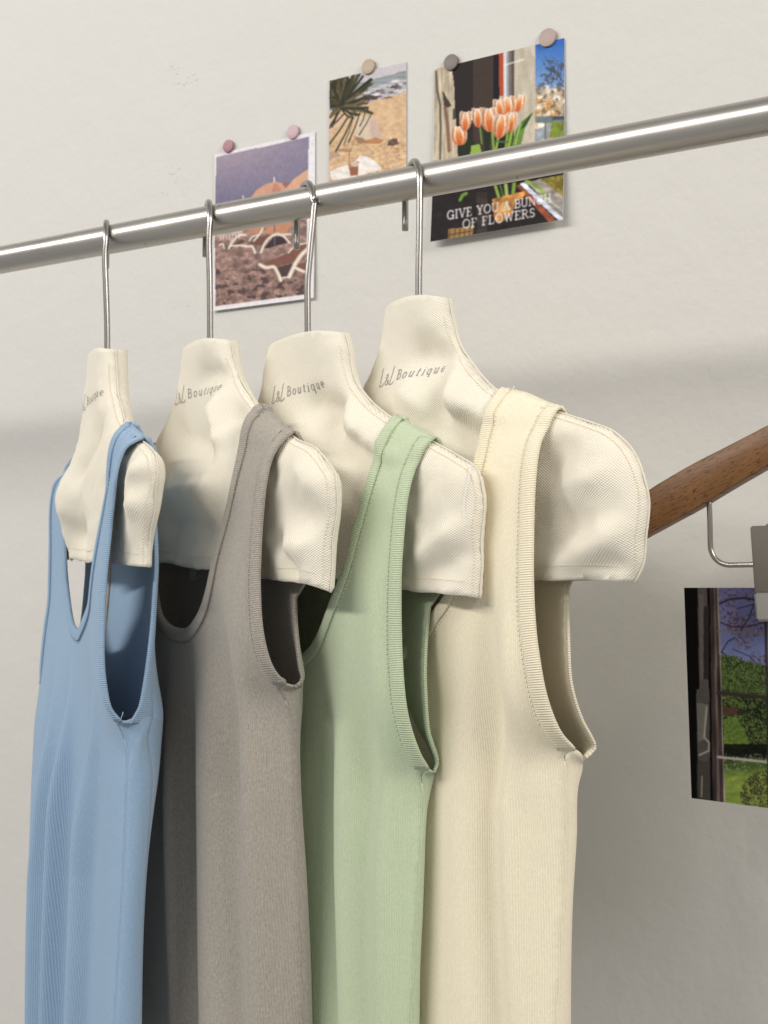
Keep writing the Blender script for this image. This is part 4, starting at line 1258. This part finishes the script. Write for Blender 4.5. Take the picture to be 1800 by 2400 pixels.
def RB(x, y): return 740 + x / 6.3808, 120 + y / 6.3794
def beach_card():
    cs = [wall_pt(RB(*p)) for p in ((203, 440), (1352, 160), (1352, 1990), (196, 2190))]
    c = Card(cs, RB, inv_of(RB), 118, 178)
    X, Y = c.X, c.Y
    hz = 430 - (X - 830) * .27                     # horizon runs with the card
    c.fill((208, 172, 132))
    c.noisy(Y > 600, .012, .02, .10, 21)
    c.put(Y < hz + 320, (172, 168, 176)); c.put(Y < hz + 130, (136, 144, 148)); c.put(Y < hz, (190, 184, 190))
    c.noisy((Y > hz) & (Y < hz + 320), .004, .05, .15, 22)
    c.blob((Y > hz + 100) & (Y < hz + 300), .006, .03, .12, (214, 210, 214), 23); c.blob((Y > hz + 150) & (Y < hz + 320), .010, .03, .2, (110, 100, 106), 24)
    c.poly([(1090, 555), (1150, 508), (1225, 520), (1220, 550)], (84, 72, 74)); c.poly([(690, 700), (800, 650), (960, 680), (900, 720), (760, 740)], (78, 62, 58)); c.poly([(980, 715), (1100, 668), (1155, 690), (1140, 705)], (142, 102, 74))
    c.blob((Y > 1350), .02, .04, .16, (178, 132, 92), 25, .7); c.blob((Y > 1500), .012, .02, .25, (226, 190, 150), 26, .8)
    c.poly([(200, 940), (330, 930), (420, 980), (400, 1080), (200, 1200)], (214, 176, 150))
    c.poly([(600, 960), (840, 980), (930, 1080), (1010, 1330), (900, 1370), (760, 1330), (580, 1260)], (206, 184, 162)); c.poly([(800, 1130), (830, 985), (930, 1080), (1010, 1330), (850, 1320)], (196, 168, 152))
    c.poly([(560, 1260), (760, 1330), (900, 1290), (1015, 1330), (960, 1385), (760, 1380), (620, 1370)], (182, 124, 80)); c.poly([(600, 1290), (690, 1290), (760, 1360), (660, 1390)], (150, 116, 86))
    c.poly([(1070, 1415), (1090, 1330), (1215, 1295), (1240, 1395), (1160, 1410)], (98, 76, 66)); c.noisy((X > 1060) & (X < 1245) & (Y > 1290) & (Y < 1420), .04, .04, .5, 27)
    c.poly([(210, 1800), (330, 1740), (480, 1690), (500, 1780), (660, 1560), (760, 1570), (900, 1650), (1000, 1760), (760, 1830), (600, 1880), (240, 1930)], (228, 220, 214)); c.noisy(Y > 1540, .01, .02, .07, 28)
    c.poly([(200, 1500), (330, 1510), (370, 1560), (200, 1610)], (178, 148, 124)); c.stroke([(350, 1480), (520, 1490)], 40, (156, 116, 88), .8)
    c.poly([(490, 1700), (645, 1640), (630, 1850), (520, 1865)], (176, 124, 100)); c.poly([(500, 1740), (640, 1720), (625, 1855), (525, 1865)], (152, 90, 66)); c.stroke([(500, 1500), (505, 1760)], 18, (176, 112, 80), .9); c.ell(585, 1690, 60, 40, (208, 190, 176), a=.8)
    c.stroke([(580, 1320), (520, 1500)], 12, (150, 108, 84), .8)
    # palm
    dark = [(58, 54, 36), (44, 48, 34), (82, 72, 44), (104, 92, 60), (36, 38, 30)]
    r = random.Random(8)
    c.poly([(203, 440), (500, 372), (480, 560), (420, 700), (400, 850), (203, 850)], (50, 46, 32)); c.blob((X < 500) & (Y < 800), .02, .008, .1, (110, 98, 62), 29, .8)
    tips = [(640, 340), (700, 380), (830, 415), (835, 490), (760, 560), (660, 640), (740, 690), (760, 770), (780, 850), (840, 920), (620, 960), (230, 1120), (205, 980), (205, 700), (230, 500), (330, 420), (440, 390), (560, 370), (500, 430), (720, 740)]
    for k, (tx, ty) in enumerate(tips):
        for q in range(3):
            col = dark[r.randrange(5)]
            mx, my = 380 + (tx - 380) * .55 + r.uniform(-25, 25), 830 + (ty - 830) * .55 + r.uniform(-30, 20)
            c.stroke([(380 + r.uniform(-30, 30), 830 + r.uniform(-30, 30)), (mx, my), (tx + r.uniform(-20, 20), ty + r.uniform(-15, 15))], r.uniform(16, 34), col)
    for (a, b, cc) in (((480, 990), (205, 1390), 26), ((550, 1000), (300, 1500), 26), ((660, 930), (490, 1360), 20), ((740, 920), (660, 1120), 16), ((840, 925), (650, 1250), 16), ((420, 940), (205, 1150), 24), ((560, 1000), (420, 1400), 12)):
        c.stroke([a, ((a[0] + b[0]) / 2 + 10, (a[1] + b[1]) / 2), b], cc, (62, 58, 44))
        c.stroke([(a[0] + 8, a[1]), (b[0] + 14, b[1])], 6, (150, 132, 100), .6)
    for p in ([(400, 850), (540, 960), (560, 1000)], [(400, 850), (700, 870), (840, 920)], [(380, 850), (600, 960), (660, 940)], [(400, 840), (640, 860), (770, 850), (775, 880)], [(380, 860), (460, 960), (520, 990)]):
        c.stroke(p, 26, (52, 52, 40))
    c.build('postcard', 'small beach postcard with palm leaves, partly behind the rail', 'postcard', 'postcards pinned to the wall')
beach_card()

def sunbed_card():
    cs = [wall_pt(R7(*p)) for p in ((108, 388), (1216, 132), (1214, 1972), (98, 2118))]
    c = Card(cs, R7, inv_of(R7), 150, 242, bend=.002)
    X, Y = c.X, c.Y
    c.fill((222, 218, 224))
    pr = inside(np.array([(125, 416), (1148, 190), (1130, 1200), (1113, 1930), (118, 2062), (108, 1200)], float), c.P)
    keep = c.c.copy()
    t = np.clip((Y - 250) / 600, 0, 1)[:, None]; q = np.clip((X - 120) / 1000, 0, 1)[:, None]
    sky = (np.array((172, 152, 162)) * (1 - q) + np.array((134, 124, 150)) * q) * (1 - t) + np.array((116, 110, 138)) * t
    c.put(pr, sky)
    c.poly([(520, 838), (580, 770), (680, 712), (770, 684), (850, 700), (905, 750), (890, 900), (520, 930)], (204, 148, 122)); c.poly([(715, 860), (770, 686), (850, 780), (850, 860)], (188, 130, 106))
    c.poly([(895, 745), (990, 650), (1080, 585), (1150, 548), (1150, 760), (880, 800)], (212, 158, 128)); c.poly([(850, 700), (960, 690), (890, 760)], (150, 104, 92)); c.stroke([(765, 640), (768, 690)], 12, (226, 214, 206)); c.stroke([(420, 842), (424, 870)], 12, (220, 206, 204))
    gr = pr & (Y > 1060 - (X - 600) * .12)
    c.put(gr, (152, 122, 114)); c.put(gr & (Y > 1340), (140, 110, 102))
    c.noisy(gr, .016, .022, .35, 31); c.noisy(gr, .05, .06, .25, 32); c.blob(gr & (Y > 1650), .010, .016, .22, (70, 54, 56), 33, .8)
    c.poly([(640, 1260), (700, 1180), (900, 1130), (960, 1140), (900, 1270)], (190, 130, 100)); c.poly([(440, 1260), (520, 1190), (640, 1180), (600, 1260)], (186, 124, 98))
    c.poly([(480, 1380), (600, 1300), (720, 1270), (740, 1300), (640, 1390)], (112, 74, 66)); c.poly([(650, 1420), (760, 1290), (900, 1290), (950, 1350), (700, 1420)], (58, 46, 52)); c.poly([(220, 1420), (420, 1320), (440, 1350), (300, 1420)], (96, 66, 62))
    c.stroke([(770, 1160), (770, 1400)], 14, (112, 98, 96))
    wht = (226, 214, 198)
    for k in range(7):
        c.stroke([(170 + k * 34, 1330 - k * 3), (190 + k * 34, 1240 - k * 6), (205 + k * 34, 1300 - k * 4)], 10, (216, 204, 196), .8)
    for p, w in (([(265, 1420), (320, 1330), (390, 1275), (450, 1275)], 22), ([(280, 1395), (380, 1390)], 20), ([(400, 1390), (470, 1400), (520, 1400), (555, 1470)], 24), ([(540, 1340), (600, 1270), (640, 1200)], 18), ([(620, 1465), (660, 1370), (720, 1300), (800, 1265), (870, 1290), (935, 1360)], 26), ([(160, 1385), (200, 1375), (212, 1425)], 14), ([(860, 1270), (950, 1265)], 18), ([(490, 1340), (530, 1290), (610, 1270)], 14)):
        c.stroke(catmull(p, 12), w, wht, .95)
    c.poly([(620, 1600), (760, 1540), (930, 1470), (1010, 1400), (1130, 1370), (1130, 1480), (980, 1580), (780, 1620)], (124, 80, 70)); c.poly([(780, 1640), (950, 1590), (1000, 1660), (900, 1730), (850, 1740)], (78, 60, 58)); c.poly([(1010, 1600), (1130, 1570), (1130, 1680), (1000, 1640)], (120, 78, 70))
    c.stroke([(920, 1470), (1000, 1390), (1130, 1360)], 16, wht, .9)
    for p, w in (([(605, 1600), (680, 1635), (760, 1625), (800, 1680), (840, 1775)], 34), ([(930, 1735), (985, 1620), (1060, 1500), (1135, 1430)], 42), ([(985, 1630), (1060, 1665), (1135, 1690)], 32), ([(860, 1745), (940, 1738)], 14)):
        c.stroke(catmull(p, 12), w, wht, 1)
    c.c = np.where(pr[:, None], c.c, keep)
    c.build('postcard', 'white bordered postcard of parasols and sun loungers behind the rail', 'postcard', 'postcards pinned to the wall')
sunbed_card()

# ------------------------------------------------------------------ round magnets holding the postcards
def magnet(px, r, col, label):
    m = mat_plain('magnet_' + label.split()[1], col, .4, .4)
    c = Vector(wall_pt(px, .0018))
    n = 40
    vs, fs = [], []
    prof = [(0.0, 0.0), (1.0, 0.0), (1.0, .0009), (.95, .0014), (0.55, .0016)]
    for rr, h in prof[1:]:
        for i in range(n):
            a = 2 * math.pi * i / n
            vs.append((c.x + r * rr * math.cos(a), c.y - h, c.z + r * rr * math.sin(a)))
    for k in range(len(prof) - 2):
        for i in range(n):
            fs.append((k * n + i, k * n + (i + 1) % n, (k + 1) * n + (i + 1) % n, (k + 1) * n + i))
    fs.append(tuple((len(prof) - 2) * n + i for i in range(n))); fs.append(tuple(reversed(range(n))))
    o = mesh('round_magnet', vs, fs, m, smooth=False)
    tag(o, label, 'magnet', 'round magnets on the postcards')
magnet(R7(263, 297), .0056, srgb(150, 98, 112), 'round raspberry pink magnet at left corner of the sun lounger postcard')
magnet(R7(975, 140), .0060, srgb(182, 152, 160), 'round dusty lilac magnet at right corner of the sun lounger postcard')
magnet((864, 157), .0062, srgb(164, 144, 120), 'round beige magnet at the top of the beach postcard')
magnet(R8(237, 355), .0064, srgb(100, 88, 84), 'round dark brown magnet at left corner of the tulip postcard')
magnet(R8(1163, 118), .0070, srgb(160, 138, 130), 'round mauve magnet at right corner of the tulip postcard')

# ------------------------------------------------------------------ wooden clip hanger on the right
HP = Vector((0, 0.80, 0)); HN = Vector((0, 1, 0))
def hp(px, off=0.0):
    return on_plane(px[0], px[1], HP - HN * off, HN)
def wooden_hanger():
    top = [hp(p) for p in M(R9, (-150, 1330), (-60, 1130), (120, 965), (400, 790), (700, 620), (1000, 468), (1250, 340), (1508, 205))]
    bot = [hp(p) for p in M(R9, (-150, 1500), (-60, 1560), (120, 1480), (400, 1330), (700, 1168), (1000, 985), (1250, 838), (1508, 690))]
    # carry the arm on to the middle of the hanger, out of the frame
    cx = top[-1].x + .085
    def far(p, q, dx): return q + (q - p) * (dx / (q.x - p.x))
    top += [far(top[-2], top[-1], .035), Vector((cx - .02, .80, far(top[-2], top[-1], .06).z)), Vector((cx, .80, far(top[-2], top[-1], .064).z))]
    bot += [far(bot[-2], bot[-1], .04), Vector((cx - .015, .80, far(bot[-2], bot[-1], .06).z)), Vector((cx, .80, far(bot[-2], bot[-1], .063).z))]
    tp = catmull([(p.x, p.z) for p in top], .004); bt = catmull([(p.x, p.z) for p in bot], .004)
    def rs(c, n):
        A = np.array(c); s = np.concatenate([[0], np.cumsum(np.linalg.norm(np.diff(A, axis=0), axis=1))])
        q = np.linspace(0, s[-1], n)
        return np.stack([np.interp(q, s, A[:, 0]), np.interp(q, s, A[:, 1])], 1)
    n = 70
    T, B = rs(tp, n), rs(bt, n)
    root = empty('wooden_hanger', Vector((cx, .80, B[-1][1])))
    tag(root, 'dark walnut wooden clip hanger behind the cream tank top', 'clothes hanger')
    th = .0065
    ringp = [(-1.0, .0), (-1.0, .80), (-.985, .94), (-.95, 1.0), (.90, 1.0), (.96, .93), (.99, .75), (1.0, .0), (.99, -.75), (.96, -.93), (.90, -1.0), (-.95, -1.0), (-.985, -.94), (-1.0, -.80)]
    for mir in (1, -1):
        V, F, UVs = [], [], []
        m = len(ringp)
        for i in range(n):
            mid = (T[i] + B[i]) / 2; hv = (T[i] - B[i]) / 2
            for a, b in ringp:
                x, z = mid + hv * a
                x = cx + (x - cx) * mir
                V.append((x, .80 - b * th, z))
                UVs.append((i * .0035 + b * .002, a * .014))
        for i in range(n - 1):
            for j in range(m):
                F.append((i * m + j, i * m + (j + 1) % m, (i + 1) * m + (j + 1) % m, (i + 1) * m + j))
        F.append(tuple(range(m)))
        o = mesh('arm', V, F, WOOD, root, UVs)
    # hook
    ztop = T[-1][1]
    base = Vector((cx, .80, ztop - .004))
    path = [base, base + Vector((0, 0, .02)), base + Vector((0, 0, .04))]
    for a in np.linspace(-60, 200, 26):
        path.append(base + Vector((.019 * math.cos(math.radians(a)) - .009, 0, .062 + .019 * math.sin(math.radians(a)))))
    V, F = tube([Vector(p) for p in catmull([tuple(p) for p in path], .003)], .0019, 12)
    mesh('hook', V, F, WIRE, root)
    # wire bracket that carries the clips
    w = [hp(p, .0) for p in M(R9, (815, 1080), (822, 1250), (826, 1420), (828, 1560), (838, 1660), (880, 1745), (950, 1805), (1030, 1830), (1150, 1830), (1310, 1828))]
    path = [Vector(p) for p in catmull([tuple(p) for p in w], .0015)]
    end = path[-1]
    zz = end.z
    path += [Vector((x, .80, zz)) for x in np.linspace(end.x + .004, 2 * cx - end.x, 40)]
    path += [Vector((2 * cx - p.x, p.y, p.z)) for p in reversed(path[:path.index(end)])]
    V, F = tube(path, .00165, 14)
    mesh('clip_bar', V, F, WIRE, root)
    # the clip: two plates, a sleeve on the bar and a soft pad at the jaws
    def plate(name, pts, yf, yb, mat, parent, bev=.0008):
        bm = bmesh.new()
        loc = parent_loc(parent)
        f = [bm.verts.new(Vector((p.x, yf, p.z)) - loc) for p in pts]
        g = [bm.verts.new(Vector((p.x, yb, p.z)) - loc) for p in pts]
        k = len(pts)
        bm.faces.new(f); bm.faces.new(list(reversed(g)))
        for i in range(k): bm.faces.new((f[i], g[i], g[(i + 1) % k], f[(i + 1) % k]))
        bmesh.ops.recalc_face_normals(bm, faces=bm.faces)
        bmesh.ops.bevel(bm, geom=list(bm.edges), offset=bev, segments=2, affect='EDGES')
        me = bpy.data.meshes.new(name); bm.to_mesh(me); bm.free()
        me.materials.append(mat)
        return link(bpy.data.objects.new(name, me), parent)
    a = [hp(p, .010) for p in M(R9, (1298, 1372), (1298, 1400), (1352, 2165))]
    wdt = .034
    cl = empty('clip', a[0]); cl.parent = root
    cl.location = a[0] - parent_loc(root)
    fp = [a[0], a[1], a[2], a[2] + Vector((wdt * .62, 0, 0)), Vector((a[0].x + wdt, 0, a[1].z)), Vector((a[0].x + wdt, 0, a[0].z))]
    plate('front_plate', fp, .80 - .0105, .80 - .0090, CLIP, cl)
    bp = [p + Vector((.0035, 0, .0022)) for p in fp]
    plate('back_plate', bp, .80 + .0088, .80 + .0102, CLIP, cl)
    pad = [hp(p, .0085) for p in (R4(1479, 1140), R4(1491, 1262))]
    pv = [pad[0] + Vector((0, 0, .001)), pad[1], pad[1] + Vector((wdt * .56, 0, 0)), pad[0] + Vector((wdt * .64, 0, .001))]
    PADM = mat_plain('grey_soft_pad', (.36, .35, .335, 1), .55, .3)
    plate('pad', pv, .80 - .0112, .80 - .0018, PADM, cl, .0012)
    plate('pad', pv, .80 + .0018, .80 + .0100, PADM, cl, .0012)
    V, F = tube([Vector((a[0].x + .0005 + wdt * t, .80, zz)) for t in np.linspace(.02, .98, 6)], .0030, 16)
    mesh('sleeve', V, F, WIRE, cl)
wooden_hanger()

def RC(x, y): return 1560 + x / 3.8125, 1340 + y / 3.8138
def window_print():
    cs = [tuple(hp(RC(*p), .0)) for p in ((165, 143), (1640, 143), (1640, 2206), (232, 2024))]
    c = Card(cs, RC, inv_of(RC), 250, 300)
    X, Y = c.X, c.Y
    c.fill((5, 5, 6))
    def sl(x0, x1): return x0 + (x1 - x0) * np.clip((Y - 145) / 1900, 0, 1)
    win = X > sl(466, 530)
    sk = np.clip((Y - 150) / 700, 0, 1)[:, None]
    c.put(win, np.array((96, 98, 150)) * (1 - sk) + np.array((110, 124, 176)) * sk)
    for sd, (cx0, cy0, rr) in enumerate(((560, 210, 90), (760, 190, 80), (560, 400, 110), (780, 470, 110), (700, 620, 80), (820, 800, 90), (640, 480, 90), (960, 300, 160), (1100, 500, 180), (1300, 300, 200))):
        c.blob(win & (np.hypot(X - cx0, Y - cy0) < rr), .045, .045, .12, (86, 62, 84), 40 + sd, .9); c.blob(win & (np.hypot(X - cx0, Y - cy0) < rr), .06, .06, .3, (150, 118, 138), 60 + sd, .8)
    for p, w in (([(480, 285), (580, 245), (700, 235), (800, 250), (1000, 230)], 16), ([(480, 450), (600, 495), (740, 490), (900, 450)], 9), ([(790, 290), (740, 420), (670, 520)], 9), ([(500, 720), (600, 780), (760, 850), (850, 890)], 10), ([(500, 715), (560, 620), (620, 590)], 9), ([(600, 690), (760, 760), (850, 880)], 6), ([(640, 330), (790, 290)], 8)):
        c.stroke(p, w, (40, 30, 36), .95)
    tree = win & (Y > 740 + np.abs(X - 560) * .32 + 60 * vnoise(X, Y, .012, .0, 70) + 25 * vnoise(X, Y, .05, .05, 71))
    c.put(tree, (62, 82, 40)); c.blob(tree, .012, .016, .08, (40, 54, 28), 73, .9); c.blob(tree, .03, .04, .02, (92, 116, 54), 72, .8); c.blob(tree, .075, .09, .08, (34, 44, 24), 90, .75); c.blob(tree, .10, .12, .14, (142, 160, 92), 74, .75)
    c.put(win & (Y > 1110) & (Y < 1330) & (X > 640), (34, 46, 26)); c.blob(win & (Y > 1120) & (Y < 1650), .014, .02, .0, (84, 108, 50), 75, .85); c.blob(win & (Y > 1120) & (Y < 1700), .03, .04, .10, (22, 28, 18), 76, .85); c.blob(win & (Y > 1120) & (Y < 1640), .09, .10, .15, (134, 152, 84), 91, .7); c.blob(win & (Y > 1120) & (Y < 1640), .07, .08, .2, (18, 22, 14), 92, .7)
    c.rect(510, 1210, 635, 1280, (88, 58, 48)); c.put(inside(np.array([(520, 1320), (620, 1290), (700, 1400), (745, 1520), (700, 1600), (520, 1560)], float), c.P), (86, 112, 44)); c.blob(inside(np.array([(520, 1320), (620, 1290), (700, 1400), (745, 1520), (700, 1600), (520, 1560)], float), c.P), .05, .05, .0, (118, 146, 62), 77, .7)
    c.rect(520, 1540, 1700, 1660, (10, 14, 10), .85)
    c.put(win & (Y > 1690), (64, 86, 36)); c.put(win & (Y > 1750), (124, 146, 58), np.clip((Y - 1750) / 80, 0, 1)); c.noisy(win & (Y > 1700), .01, .03, .16, 78); c.noisy(win & (Y > 1700), .08, .1, .14, 93)
    bush = win & (np.hypot((X - 900) * .9, Y - 1990) < 210)
    c.blob(bush, .02, .02, -.05, (70, 78, 40), 79, .9); c.blob(bush, .07, .07, .08, (138, 142, 70), 80, .85); c.blob(bush, .08, .08, .12, (36, 32, 26), 81, .85)
    c.blob(win & (Y > 1630) & (Y < 1780), .06, .06, .3, (150, 150, 130), 82, .8)
    for x0, x1, col in ((285, 292, (60, 54, 54)),):
        pass
    # shutter panels and frame
    c.put((X > sl(285, 318)) & (X < sl(372, 400)) & (Y < 1070), (84, 76, 76)); c.put((X > 335) & (X < 386) & (Y > 310) & (Y < 960), (46, 40, 42)); c.put((X > sl(300, 322)) & (X < 340) & (Y > 200) & (Y < 960), (104, 94, 94), .7)
    c.put((X > sl(258, 292)) & (X < sl(384, 400)) & (Y > 1052), (78, 74, 70)); c.poly([(275, 1170), (380, 1185), (350, 1500), (290, 1520)], (104, 102, 96)); c.stroke([(368, 1210), (345, 1480), (390, 1530), (385, 1600), (300, 1640)], 16, (164, 158, 148), .9); c.rect(280, 1690, 400, 2060, (62, 58, 54), .8); c.stroke([(325, 1830), (320, 2010)], 14, (150, 144, 134), .8)
    c.put((X > sl(395, 420)) & (X < sl(470, 530)), (64, 52, 50)); c.put((X > sl(425, 462)) & (X < sl(446, 486)), (112, 96, 92), .8); c.put((X > sl(462, 520)) & (X < sl(474, 534)), (150, 140, 134), .8); c.noisy((X > 390) & (X < 540) & ~win, .02, .003, .5, 83)
    # glazing bars
    for y0, y1, w, col in ((536, 552, 20, (120, 112, 112)), (1085, 1125, 34, (58, 50, 48)), (1660, 1700, 22, (168, 160, 150))):
        c.stroke([(sl(470, 530)[0], y0 - 4), (900, y1), (1700, y1 + (y1 - y0) * 2)], w, col)
    for x0 in (885, 1300):
        c.stroke([(x0, 140), (x0 + 25, 1100)], 22, (58, 50, 52)); c.stroke([(x0 + 25, 1100), (x0 + 40, 2300)], 22, (50, 44, 44))
    c.build('photo_print', 'colour photo print of a garden seen through a sash window, held in the clip', 'photo print', None)
window_print()
